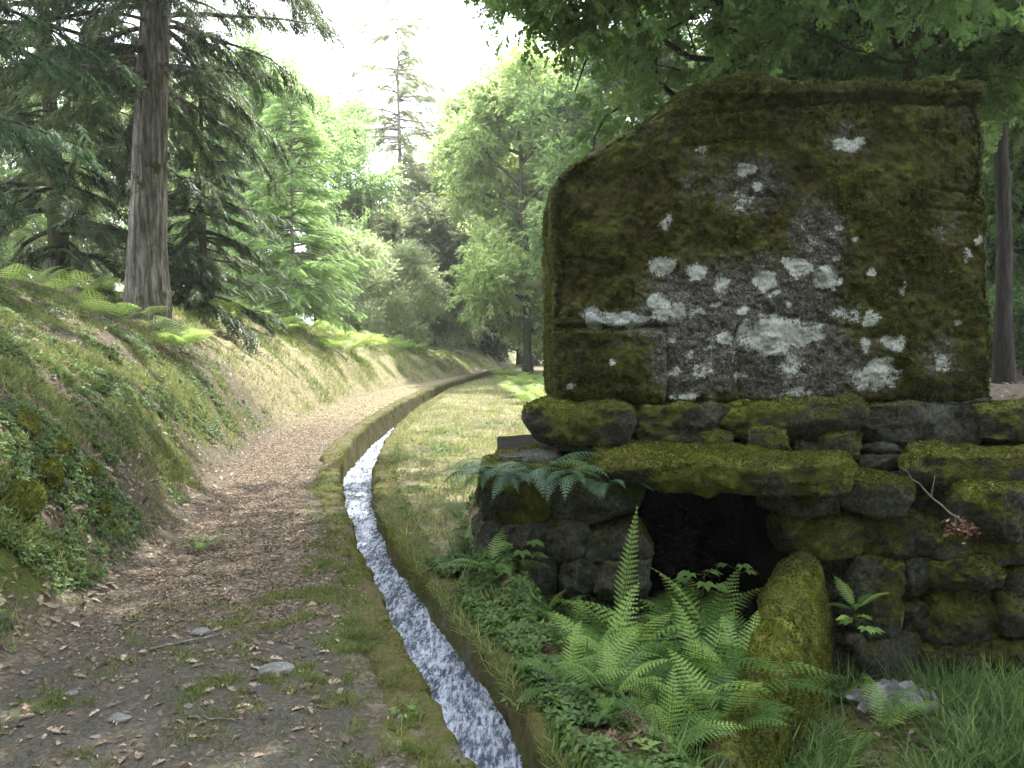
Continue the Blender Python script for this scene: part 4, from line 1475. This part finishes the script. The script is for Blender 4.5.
FR = [frond_mesh(701 + i, 1.0, 17, 6, 0.19, a, u_, 'fern', tone=tn) for i, (a, u_, tn) in enumerate([(0.55, 0.75, .35), (0.7, 1.0, .65), (0.45, 0.6, .15), (0.5, 1.15, .8), (0.8, 0.9, .25), (0.6, 0.65, .5), (0.35, 0.5, .1)])]


def fern(px, py, Y, size, nf, seed, label, z=None, az0=None, span=2 * math.pi, mset=None, group='ferns in the hollow before the hut', steep=None, name='fern'):
    r = random.Random(seed)
    p = P(px, py, Y)
    zz = float(H(np.array([p[0]]), np.array([p[1]]))[0]) if z is None else (p[2] if z == 'px' else z)
    t = thing(name, (p[0], Y, zz - 0.01), label, 'fern', group)
    for k in range(nf):
        a = (az0 if az0 is not None else 0) + (k / nf - 0.5) * span + r.uniform(-0.25, 0.25)
        obj_of('frond', r.choice(mset or FR), t, (0, 0, 0), (r.uniform(-.25, .25), r.uniform(-0.25, 0.2) if steep is None else steep, a), size * r.uniform(0.75, 1.1))
    return t


fern_list = [
    (622, 640, 4.55, .62, 9, 'tall fern with one upright frond beside the left jamb of the opening'),
    (585, 660, 4.25, .5, 8, 'pale green fern arching left over the mossy ledge'),
    (668, 655, 4.5, .66, 9, 'large bright fern filling the middle of the hollow'),
    (716, 650, 4.75, .62, 9, 'fern reaching across the foot of the dark opening'),
    (742, 690, 4.3, .52, 8, 'fern pressed against the left side of the sloping mossy beam'),
    (690, 720, 4.0, .55, 9, 'lower bright fern left of the foot of the sloping beam'),
    (640, 730, 3.85, .52, 8, 'fern in the bottom middle of the hollow, nearest the viewer'),
    (600, 700, 4.0, .45, 7, 'small fern on the slope between the water ledge and the hollow'),
    (655, 610, 4.95, .5, 7, 'fern right under the lintel in the shade of the opening'),
    (700, 612, 5.0, .5, 7, 'fern at the back right of the hollow under the lintel'),
    (570, 752, 3.55, .3, 6, 'little fern at the very bottom beside the channel edge'),
    (612, 668, 4.35, .55, 8, 'fern with crowded fronds left of the large bright fern'),
    (700, 665, 4.35, .6, 9, 'fern with long spreading fronds between the large bright fern and the beam'),
    (655, 690, 4.1, .55, 8, 'fern overlapping the front of the large bright fern'),
    (610, 758, 3.45, .36, 7, 'small fern at the bottom edge left of the middle of the hollow'),
    (665, 765, 3.4, .38, 7, 'fern cut by the bottom edge in the middle of the hollow'),
    (722, 730, 3.75, .42, 7, 'small fern at the foot of the sloping beam near the bottom edge'),
    (755, 640, 4.85, .42, 7, 'fern squeezed between the beam head and the dark opening'),
    (575, 640, 4.7, .45, 8, 'soft fern under the trailing fronds of the left wing'),
]
for i, (px, py, Y, sz, nf, lab) in enumerate(fern_list):
    fx = P(px, py, Y)
    fz = max(float(H(fx[:1], fx[1:2])[0]), -0.36 if Y > 3.9 else -0.3)
    fern(px, py, Y, sz * 1.15, nf + 4, 800 + i, lab, z=fz)
# one upright frond against the dark opening
p = P(622, 640, 4.5)
tU = thing('fern', (p[0], 4.7, -0.25), 'single upright pale fern frond standing before the left jamb of the opening', 'fern', 'ferns in the hollow before the hut')
obj_of('frond', frond_mesh(733, 1.0, 24, 5, 0.10, 0.2, 1.45, 'fern', tone=.75), tU, (0, 0, 0), (0, -0.05, 0.9), 0.85)
obj_of('frond', FR[1], tU, (0, 0, 0), (0.1, 0.0, 2.8), 0.55)
# other small ferns
fern(200, 548, 6.0, .30, 9, 850, 'small dark green fern at the foot of the left bank beside the path', group=None)
fern(880, 712, 4.4, .42, 6, 851, 'low fern with long fronds in front of the plastic sheet', az0=0.0, span=5.0, group=None)
fern(1003, 700, 4.5, .4, 6, 852, 'fern at the bottom right corner among the grass', group=None)
fern(440, 590, 5.0, .28, 6, 853, 'small fern between the channel and the left wing of the wall', group=None)
fern(462, 505, 5.9, .34, 9, 856, 'feathery fern on the grassy mound left of the left wing wall', group=None)
fern(492, 566, 4.95, .40, 9, 857, 'fern covering the outer bottom corner of the left wing wall', group=None)
fern(545, 590, 4.9, .34, 8, 858, 'fern at the foot of the left wing wall between the leafy plant and the opening', group=None)
fern(470, 560, 5.3, .34, 7, 854, 'fern at the outer foot of the left wing wall', group=None)
fern(855, 632, 4.8, .25, 5, 855, 'small fern growing out of the wall right of the sloping beam', z=-0.05, group=None)
# trailing blue green fronds on top of the left wing
FT = [frond_mesh(740 + i, 1.0, 15, 4, 0.17, 0.75, 0.45, 'trail_fern', tone=.5) for i in range(3)]
for i, (px, py, Y, sz, az) in enumerate([(484, 474, 5.15, .4, -2.3), (560, 474, 5.08, .42, -1.4), (500, 468, 5.2, .42, -1.9), (540, 470, 5.15, .5, -1.5), (580, 478, 5.1, .45, -1.1), (515, 476, 5.12, .4, -2.6), (610, 484, 5.0, .3, -0.7)]):
    fern(px, py, Y, sz, 6, 870 + i, 'trailing blue green fern %s of the left wing wall' % ['spilling over the far outer end', 'spread low across the front', 'at the outer top corner', 'drooping over the middle', 'hanging over the inner end', 'spreading left off the top', 'tucked under the lintel end'][i],
         z='px', az0=az, span=3.6, mset=FT, group='trailing ferns on the left wing wall')

# bracken on the sunny bank and behind the lawn
FB = [frond_mesh(760 + i, 1.0, 12, 4, 0.34, 0.6, 0.95, 'bracken', tone=t_) for i, t_ in enumerate([.35, .5, .7])]
bp = [(268, 322, 20), (300, 326, 21), (325, 330, 22), (345, 335, 23), (365, 340, 24), (385, 343, 26), (240, 318, 19), (215, 316, 17), (405, 346, 28), (425, 352, 30), (445, 355, 33), (280, 330, 19), (350, 348, 21), (330, 345, 20),
      (520, 378, 22), (540, 382, 20), (530, 370, 26), (546, 374, 24), (515, 372, 28), (535, 366, 30), (505, 364, 34), (548, 388, 16), (60, 300, 14), (95, 298, 15), (30, 296, 13), (110, 318, 12), (190, 322, 13.5), (170, 335, 12)]
places = ['on the crest left of the larch', 'at the foot of the young larch', 'just right of the larch foot', 'on the crest right of the larch', 'midway along the sunny crest', 'on the sunny crest below the grey bush', 'on the crest between the big trunk and the larch', 'close right of the big trunk', 'low on the crest near the path end', 'near the path end on the left', 'where the bank dies out at the path end', 'below the larch on the brown slope', 'on the slope under the sunny crest', 'on the upper brown slope right of the larch',
          'at the lawn edge behind the slab corner', 'nearest to the slab on the lawn', 'far back at the edge of the lawn', 'touching the slab left edge at the back', 'at the far left of the lawn clump', 'in the far middle of the lawn clump', 'right where the lawn meets the wood', 'closest to the viewer beside the slab base', 'on the dark crest left of the big trunk', 'on the crest close left of the big trunk', 'under the conifer at the far left', 'in front of the big trunk on its left', 'behind the big trunk foot on the right', 'in front of the big trunk foot']
rb = random.Random(3)
for i, ((px, py, Y), pl) in enumerate(zip(bp, places)):
    hp = hit(px, py + 4) if i < 14 else np.array([px_x(px, Y), Y, 0])
    X, Y = float(hp[0]), float(hp[1])
    t = thing('bracken', (X, Y, float(H(np.array([X]), np.array([Y]))[0]) - 0.02), 'clump of light green bracken ' + pl, 'bracken', 'bracken clumps')
    for k in range(13):
        obj_of('frond', rb.choice(FB), t, (rb.uniform(-.35, .35), rb.uniform(-.3, .3), 0), (rb.uniform(-.2, .2), rb.uniform(-.2, .25), rb.uniform(0, 6.28)), rb.uniform(0.5, 1.0) * (0.8 if i > 21 else 1.0))

# ------------------------------------------------------------ ground growth and litter (nobody could count it)
def place(n, xlo, xhi, ylo, yhi, wfun, seed, near=1.0):
    """rejection sampling; more points close to the viewer"""
    r = np.random.default_rng(seed)
    out = []
    tot = 0
    for _ in range(60):
        y = ylo * (yhi / ylo) ** r.uniform(0, 1, n * 2) if near else r.uniform(ylo, yhi, n * 2)
        x = r.uniform(xlo, xhi, n * 2)
        w_ = wfun(x, y)
        k_ = r.uniform(0, 1, len(w_)) < w_
        out.append(np.stack([x[k_], y[k_]], 1))
        tot += k_.sum()
        if tot > n:
            break
    q = np.concatenate(out)[:n]
    z = Hk(q[:, 0], q[:, 1])
    return np.stack([q[:, 0], q[:, 1], z], 1), r


BLADE_V = np.array([[-0.5, 0, 0], [0.5, 0, 0], [0.35, 0.5, 0.06], [-0.35, 0.5, 0.06], [0.0, 1.0, 0.32]])
BLADE_F = [np.array([[0, 1, 2, 3]]), np.array([[3, 2, 4]])]


def blades(name, mat, pts, r, length, width, label, lean=0.5, tone=(0.5, 0.2)):
    n = len(pts)
    d = nrm(np.array([0, 0, 1.0]) + r.normal(0, lean, (n, 3)) * np.array([1, 1, 0.3]))
    d[:, 2] = np.abs(d[:, 2])
    R = frames(d, rdir(n, r))
    ln = length * r.uniform(0.5, 1.5, n)
    TV = BLADE_V * np.array([width / length, 1, 1])
    A = Acc()
    inst(A, TV, BLADE_F, R, ln, pts, np.clip(r.normal(tone[0], tone[1], n) + 0.25 * fbm(pts, 2, 7, 1.5), 0, 1))
    o = A.build(name, M[mat], smooth=False)
    tag(o, label, 'grass', kind='stuff')
    return o


def clear(x, y):
    """keep off the channel, kerbs and the hut"""
    on = (x > xl(y) - 0.02) & (x < xr(y) + 0.02)
    hut = (x > 0.3) & (x < 4.2) & (y > 5.0) & (y < 7.4) | (x > -0.1) & (x < 0.5) & (y > 5.1) & (y < 7.1)
    return (~on & ~hut).astype(float)


def w_verge(x, y):
    m_ = masks(x, y)
    pat = ss(-0.1, 0.6, n2(x, y, 9.0, 51)) * (0.25 + 0.75 * ss(-0.3, 0.2, n2(x, y, 2.2, 50)))
    return clear(x, y) * np.clip(m_['verge'] + 0.6 * ss(-0.55, -0.25, x - xl(y) + 0.14 * n2(x, y, 3.0, 49)) * (y < 9.5), 0, 1) * (x < xl(y) - 0.01) * pat


def w_bank(x, y):
    m_ = masks(x, y)
    return clear(x, y) * m_['bank'] * ss(-0.1, 0.3, n2(x, y, 5.5, 52))


def w_lawn(x, y):
    m_ = masks(x, y)
    return clear(x, y) * m_['lawn'] * (0.35 + 0.65 * ss(-0.3, 0.2, n2(x, y, 2.5, 53)))


pts, r_ = place(26000, -2.2, 0.6, 2.6, 9.5, w_verge, 1)
blades('verge_grass', 'grass', pts, r_, 0.030, 0.0032, 'short green grass on the verge between path and channel', 0.7, (0.55, 0.2))
pts, r_ = place(130000, -9, -1.2, 3.2, 22, w_bank, 2)
blades('bank_grass', 'grass', pts, r_, 0.075, 0.005, 'green tufted grass over the shaded left bank', 0.8, (0.62, 0.22))
pts, r_ = place(70000, -4, 5, 5.0, 34, w_lawn, 3)
blades('lawn_grass', 'dry_grass', pts, r_, 0.06, 0.006, 'short yellowing grass right of the channel', 0.7, (0.45, 0.25))


def w_sunny(x, y):
    m_ = masks(x, y)
    return ss(13, 16, y) * ss(0.0, 0.4, m_['s']) * (1 - ss(4, 6, m_['s'])) * ss(-0.1, 0.35, n2(x, y, 1.2, 54))


pts, r_ = place(30000, -13, 1, 13, 46, w_sunny, 4)
blades('sunny_bank_grass', 'dry_grass', pts, r_, 0.13, 0.012, 'pale yellow green grass on the sunlit part of the left bank', 0.6, (0.4, 0.25))


def w_pit(x, y):
    m_ = masks(x, y)
    return clear(x, y) * m_['pit'] * ss(0.9, 1.3, x) * ss(-0.25, 0.3, n2(x, y, 2.5, 55))


pts, r_ = place(11000, 0.8, 4.2, 2.8, 5.1, w_pit, 5)
blades('long_grass', 'lush_grass', pts, r_, 0.21, 0.010, 'long dark green grass at the foot of the wall on the right', 0.75, (0.5, 0.2))
pts, r_ = place(2500, 0.1, 1.3, 2.7, 4.2, lambda x, y: clear(x, y) * ss(0.45, 0.7, x - xr(y)), 6)
blades('hollow_grass', 'lush_grass', pts, r_, 0.14, 0.006, 'grass among the ferns at the bottom of the hollow', 0.8, (0.6, 0.2))


def gnormal(p):
    e = 0.03
    zx = H(p[:, 0] + e, p[:, 1]) - H(p[:, 0] - e, p[:, 1])
    zy = H(p[:, 0], p[:, 1] + e) - H(p[:, 0], p[:, 1] - e)
    return nrm(np.stack([-zx / (2 * e), -zy / (2 * e), np.ones(len(p))], 1))


def litter_of(name, pts, r, size, label, flat=0.35, mat='dead_leaf', tv=OV, tf=OF, cat='leaves', tone=(0.5, 0.25), lift=0.006):
    n = len(pts)
    d = rdir(n, r, -0.2, 0.2)
    gn = gnormal(pts)
    up = nrm(gn + r.normal(0, flat, (n, 3)))
    d = nrm(d - up * (d * up).sum(1, keepdims=True) * 0.95)
    TV = tv.copy()
    TV[:, 2] = TV[:, 2] * 1.3
    A = Acc()
    inst(A, TV, tf, frames(d, up), size * r.uniform(0.5, 1.3, n), pts + np.array([0, 0, lift]), np.clip(r.normal(*tone, n), 0, 1))
    return tag(A.build(name, M[mat], smooth=False), label, cat, kind='stuff')


def w_path(x, y):
    m_ = masks(x, y)
    return clear(x, y) * np.maximum(m_['path'], 0.3 * (x < xl(y) - 0.02) * (x > xl(y) - 0.5)) * (0.03 + ss(3.4, 6.0, y) * 0.97 * (0.4 + 0.6 * ss(-0.3, 0.2, m_['n3'])) + 0.5 * ss(-0.2, -1.4, -m_['s'] - 0.9) * 0)


SV, SF = leaf_simple(1, 0.42, 0.15, 0.1)
pts, r_ = place(26000, -6.0, 0.3, 2.6, 40, lambda x, y: w_path(x, y) * (1 - ss(9, 36, y)), 7)
litter_of('path_litter', pts, r_, 0.028, 'small brown dead leaves and chips trodden into the path', tv=SV, tf=SF, tone=(0.5, 0.22))
pts, r_ = place(600, -3.0, 0.3, 2.6, 9, lambda x, y: clear(x, y) * masks(x, y)['path'], 8)
litter_of('oak_litter', pts, r_, 0.055, 'larger fallen oak leaves scattered over the path', tone=(0.6, 0.22))


def w_bl(x, y):
    m_ = masks(x, y)
    return clear(x, y) * ss(-0.1, 0.25, m_['s']) * (1 - 0.55 * m_['bank']) * (0.3 + 0.7 * ss(-0.3, 0.3, n2(x, y, 2.2, 56)))


pts, r_ = place(42000, -13, -1.2, 2.8, 24, w_bl, 9)
litter_of('bank_litter', pts, r_, 0.06, 'brown dead leaves lying over the left bank', flat=0.4, tone=(0.62, 0.25))
pts, r_ = place(4500, -0.2, 4.2, 3.0, 5.2, lambda x, y: masks(x, y)['pit'] * clear(x, y) * ss(0.1, 0.4, n2(x, y, 1.4, 57) + 0.35), 10)
litter_of('hollow_litter', pts, r_, 0.055, 'dead leaves at the foot of the wall', flat=0.5, tone=(0.4, 0.2))
pts, r_ = place(5000, 3.0, 16, 7.6, 30, lambda x, y: np.ones_like(x), 12)
litter_of('wood_floor_litter', pts, r_, 0.09, 'brown leaf litter on the wood floor right of the slab', tone=(0.45, 0.2))

pts, r_ = place(5000, -2.5, 3.0, 5.0, 24, lambda x, y: clear(x, y) * ss(0.05, 0.3, x - xr(y)) * ss(-0.1, 0.4, n2(x, y, 1.3, 61)), 14)
litter_of('lawn_litter', pts, r_, 0.05, 'brown leaves fallen on the grass right of the channel', tone=(0.35, 0.2))
pts, r_ = place(14000, -2.5, 3.0, 4.6, 30, lambda x, y: clear(x, y) * ss(0.0, 0.2, x - xr(y)) * ss(0.0, 0.35, n2(x, y, 2.6, 62)), 15)
blades('lawn_tufts', 'grass', pts, r_, 0.12, 0.006, 'taller green tufts in the grass right of the channel', 0.6, (0.7, 0.2))
# small leafy ground cover
def w_herb(x, y):
    m_ = masks(x, y)
    return clear(x, y) * np.clip(m_['bank'] + 0.15 * (m_['s'] > 0.2), 0, 1) * ss(-0.05, 0.35, n2(x, y, 3.0, 58))


HV, HF = leaf_simple(1, 0.6, 0.1, 0.2)
A0 = Acc()
for k in range(5):
    a = k * 2.4
    inst(A0, HV, HF, frames(np.array([[math.cos(a), math.sin(a), 0.45]]), np.array([[0, 0, 1.0]])), 1.0, np.array([[0, 0, 0.3 + 0.1 * k]]), 0)
HTV, HTF = np.concatenate(A0.V), np.concatenate(A0.F[3])
pts, r_ = place(32000, -9, -1.2, 3.2, 20, w_herb, 11)
litter_of('bank_herbs', pts, r_, 0.03, 'small leafy ground cover in patches on the left bank', flat=0.3, mat='herb', tv=HTV, tf=HTF, cat='ground cover', lift=0.0)
pts, r_ = place(5200, -1.0, 1.2, 2.7, 5.6, lambda x, y: ss(0.02, 0.1, x - xr(y)) * (1 - ss(0.5, 0.9, x - xr(y))) * ss(-0.2, 0.25, n2(x, y, 3.0, 59)), 13)
HERB2 = place(3500, -2.5, 2.5, 4.8, 16, lambda x, y: clear(x, y) * ss(0.05, 0.3, x - xr(y)) * ss(0.05, 0.35, n2(x, y, 1.8, 63)), 16)
litter_of('lawn_herbs', HERB2[0], HERB2[1], 0.03, 'small leafy weeds in the grass right of the channel', flat=0.3, mat='herb', tv=HTV, tf=HTF, cat='ground cover', lift=0.0)
litter_of('ledge_herbs', pts, r_, 0.035, 'small green herbs growing on the ledge right of the channel', flat=0.3, mat='herb', tv=HTV, tf=HTF, cat='ground cover', lift=0.01)
# mossy fringe hanging over the inner kerb edges
for (o_, Vk, Fk), sd, lab in ((kerbL, -1, 'left'), (kerbR, 1, 'right')):
    V_ = Vk.reshape(-1, 3)
    Nn_ = vnormals(V_, Fk)
    cidx = np.tile(np.arange(16), len(Vk))
    y_ = V_[:, 1]
    wt = ((cidx >= 4) & (cidx <= 13)) * ss(-0.25, 0.35, fbm(V_, 3, 95, 3.0)) * (y_ < 26) / np.maximum(y_, 2.5) ** 0.8
    wt = wt * np.where((cidx <= 7), 2.0, 0.6)
    T = Acc()
    tufts(T, V_, Nn_, Fk, wt, 16000, 0.016, np.random.default_rng(96 + sd))
    tag(T.build('kerb_moss', M['moss'], smooth=False), 'yellow green moss growing on the %s kerb of the water channel' % lab, 'moss', kind='stuff')
r_ = np.random.default_rng(77)
n = 1500
y_ = 2.7 * (7.5 / 2.7) ** r_.uniform(0, 1, n)
pts = np.stack([xr(y_) + r_.uniform(-0.015, 0.06, n), y_, r_.uniform(-0.04, 0.03, n)], 1)
k_ = n2(pts[:, 0], pts[:, 1], 2.5, 98) > -0.1
blades('ledge_grass', 'grass', pts[k_], r_, 0.09, 0.005, 'grass tufts hanging over the right edge of the channel', 1.0, (0.6, 0.2))

# ------------------------------------------------------------ mossy boulders in the left bank
for i, (px, py, hx, hz, lab) in enumerate([
    (16, 424, .17, .10, 'mossy boulder at the left edge, topmost of the bank rocks'),
    (52, 448, .12, .07, 'small mossy rock just right of the topmost bank boulder'),
    (36, 472, .16, .09, 'rounded mossy rock protruding in the middle of the left bank face'),
    (10, 500, .17, .10, 'dark mossy rock low at the left edge of the bank'),
    (84, 470, .11, .06, 'half buried mossy stone to the right of the bank rocks'),
    (96, 508, .12, .06, 'low mossy stone nearest to the path in the bank')]):
    c = hit(px, py) + np.array([-0.07, 0.06, -0.02])
    o = add_stone('mossy_rock', c, hx, 0.15, hz, 900 + i, 1.1, None, (0, 0, 0), 3000, 0.011, n=18, power=0.45, rough=0.3, mat='moss', tilt=(0.3, 0.35 - 0.1 * i, 0.4))
    tag(o, lab, 'rock', 'mossy rocks in the left bank')

M['pebble'] = bark_mat('grey_pebble', (0.12, 0.12, 0.12), (0.2, 0.2, 0.195), (0.3, 0.3, 0.29), 20, 1.0)
# pebbles on the path
for i, (px, py, s_, lab) in enumerate([(120, 720, .045, 'flat grey pebble in the lower left of the path'), (72, 694, .028, 'small grey pebble near the left bottom corner'), (188, 708, .022, 'pale little pebble right of the flat grey pebble'), (95, 737, .02, 'tiny grey pebble below the flat grey pebble'), (276, 672, .08, 'broad half sunk grey stone near the verge'), (200, 633, .05, 'low grey stone in the middle of the path')]):
    c = PZ(px, py)
    c[2] = float(H(c[:1], c[1:2])[0]) + s_ * 0.1
    o = add_stone('pebble', c, s_, s_ * 0.8, s_ * 0.35, 950 + i, 0.0, n=8, power=0.75, rough=0.08)
    o.data.materials[0] = M['pebble']
    tag(o, lab, 'pebble', 'pebbles on the path')

# sticks
def stick(name, pts, r0, label, side=None):
    O = np.array(pts[0])
    A = Acc()
    q = np.array(pts) - O
    t = np.linspace(0, len(q) - 1, 14)
    q = np.stack([np.interp(t, np.arange(len(q)), q[:, j]) for j in range(3)], 1)
    q[1:] += np.random.default_rng(len(label)).normal(0, 0.006, q[1:].shape)
    A.add(*tube(q, np.linspace(r0, r0 * 0.4, len(q)), 6))
    if side is not None:
        A.add(*tube(np.array([q[6], q[6] + (np.array(side)) * 0.5, q[6] + np.array(side)]), [r0 * 0.5, r0 * 0.4, r0 * .2], 5))
    tag(A.build(name, M['bark_pale'], loc=O), label, 'stick')


stick('stick', [P(962, 522, 4.72), P(940, 505, 4.75), P(915, 480, 4.8), P(900, 466, 4.84)], 0.007, 'thin pale dead twig leaning against the right wall above the orange leaves', (0.02, 0, 0.13))
g = lambda px, py: (lambda p: np.array([p[0], p[1], float(H(p[:1], p[1:2])[0]) + 0.012]))(PZ(px, py))
stick('stick', [g(236, 632), g(205, 640), g(150, 652)][::-1], 0.007, 'short grey stick lying across the lower path')
stick('stick', [g(190, 720), g(215, 722), g(245, 724)], 0.005, 'thin dry twig near the bottom of the path')
stick('stick', [P(103, 352, 10.5), P(118, 349, 10.5), P(128, 345, 10.6)], 0.02, 'dead branch lying on the bank below the big furrowed trunk')

# rusty leaves caught in the wall
r_ = np.random.default_rng(5)
c = P(962, 528, 4.86)
pts = c + r_.normal(0, 1, (160, 3)) * np.array([0.045, 0.02, 0.03])
A = Acc()
M['rust_leaf'] = leaf_mat('rusty_leaves', (0.08, 0.03, 0.015), (0.17, 0.07, 0.04), (0.33, 0.24, 0.17), 0.1)
inst(A, OV, OF, frames(rdir(160, r_), rdir(160, r_, 0.2, 1)), 0.035, pts, r_.uniform(0, 1, 160))
tag(A.build('leaf_pile', M['rust_leaf'], smooth=False), 'little pile of orange dead leaves caught between stones of the right wall', 'leaves', kind='stuff')

# ------------------------------------------------------------ broad leaved seedlings
def seedling(px, py, Y, size, n, seed, label, z=None, mat='herb', name='seedling', hgt=1.0):
    r = np.random.default_rng(seed)
    p = P(px, py, Y)
    zz = float(H(p[:1], p[1:2])[0]) if z is None else z
    t = thing(name, (p[0], Y, zz), label, 'plant')
    S, Lf = Acc(), Acc()
    q = np.array([[0, 0, 0], [0.02, 0, 0.5 * size * hgt], [0.05 * size, -0.05, size * hgt]])
    S.add(*tube(q, [0.004, 0.003, 0.002], 5), 0.4)
    lv, lf = leaf_simple(1, 0.5, 0.08, 0.18)
    for i in range(n):
        a = i * 2.4 + r.uniform(-.3, .3)
        hz = size * hgt * (0.55 + 0.45 * i / n)
        b = np.array([0.03 * size, 0, hz])
        d = np.array([math.cos(a), math.sin(a), 0.25])
        e = b + d * size * 0.35
        S.add(*tube(np.array([b, e]), [0.002, 0.0015], 4), 0.4)
        for k in (-0.8, -0.0, 0.8, -1.5, 1.5):
            aa = a + k
            inst(Lf, lv, lf, frames(np.array([[math.cos(aa), math.sin(aa), -0.05]]), np.array([[0, -0.35, 1.0]])), size * 0.42 * (1 - 0.25 * abs(k)), e[None], np.clip(r.normal(.6, .15), 0, 1))
    S.build('stem', M['stem'], t)
    Lf.build('leaves', M[mat], t, smooth=False)


seedling(700, 600, 4.9, .26, 5, 1, 'broad leaved seedling at the back of the dark opening', z=-0.1)
seedling(858, 655, 4.75, .20, 5, 2, 'bright broad leaved seedling on the wall right of the sloping beam', z=-0.28, mat='fern')
seedling(520, 585, 5.0, .24, 6, 3, 'dark broad leaved plant at the foot of the left wing wall')
seedling(403, 728, 3.3, .09, 5, 4, 'pale green seedling on the verge at the bottom of the view', mat='fern')
seedling(895, 700, 4.55, .14, 4, 5, 'low broad leaved plant beside the plastic sheet')
seedling(735, 590, 5.0, .20, 3, 6, 'slender seedling with few leaves before the black opening', z=0.0)

# ------------------------------------------------------------ crumpled clear plastic sheet at the foot of the wall
def plastic():
    m, nt, out = newmat('clear_plastic')
    q = N(nt)
    b = q.bsdf((0.42, 0.41, 0.45), 0.10, q.bump(q.noise(18, 5, 0.7, None, 1.2), 1.0, 0.04), 1.0)
    tr = q.node('ShaderNodeBsdfTransparent')
    mx = q.node('ShaderNodeMixShader')
    q.link(q.mapr(q.noise(9, 3, 0.6), 0.35, 0.65, 0.2, 0.8), mx.inputs[0])
    q.link(tr.outputs[0], mx.inputs[1])
    q.link(b, mx.inputs[2])
    q.link(mx.outputs[0], out.inputs[0])
    c = P(893, 690, 4.72)
    n = 60
    u_, v_ = np.meshgrid(np.linspace(-1, 1, n), np.linspace(-1, 1, n))
    rr = np.sqrt(u_ ** 2 + v_ ** 2)
    th_ = np.arctan2(v_, u_)
    edge_ = 1 + 0.12 * np.sin(3 * th_ + 1) + 0.08 * np.sin(7 * th_)
    X = u_ * 0.27 * edge_
    Y = v_ * 0.13 * edge_
    pp = np.stack([X.ravel(), Y.ravel(), X.ravel() * 0], 1)
    rid = np.abs(fbm(pp, 4, 31, 11.0)).reshape(n, n)
    Z = 0.15 * np.clip(1 - rr * 0.9, 0, 1) ** 0.6 + 0.07 * rid + 0.0
    i_ = (np.arange(n - 1)[:, None] * n + np.arange(n - 1)[None, :]).ravel()
    F = np.stack([i_, i_ + 1, i_ + 1 + n, i_ + n], 1)
    keep = (rr.ravel()[F] < 1.12).all(1)
    A = Acc()
    A.add(np.stack([X.ravel(), Y.ravel(), Z.ravel()], 1), F[keep])
    z0 = float(H(c[:1], c[1:2])[0])
    tag(A.build('plastic_sheet', m, smooth=False, loc=(c[0], 4.72, z0 + 0.01)), 'crumpled shiny clear plastic sheet lying at the foot of the right wall', 'plastic sheet')


plastic()


# ------------------------------------------------------------ haze
def haze():
    V = np.array([[x, y, z] for x in (-170, 170) for y in (-70, 270) for z in (-8, 32)], float)
    F = np.array([[0, 1, 3, 2], [4, 6, 7, 5], [0, 4, 5, 1], [2, 3, 7, 6], [0, 2, 6, 4], [1, 5, 7, 3]])
    m, nt, out = newmat('haze')
    v = nt.nodes.new('ShaderNodeVolumePrincipled')
    v.inputs['Color'].default_value = (0.93, 0.97, 1.0, 1)
    v.inputs['Density'].default_value = HAZE
    v.inputs['Anisotropy'].default_value = 0.3
    nt.links.new(v.outputs[0], out.inputs['Volume'])
    A = Acc()
    A.add(V, F)
    A.build('haze', m, smooth=False, kind='stuff')


HAZE = 0.0008
if HAZE:
    haze()
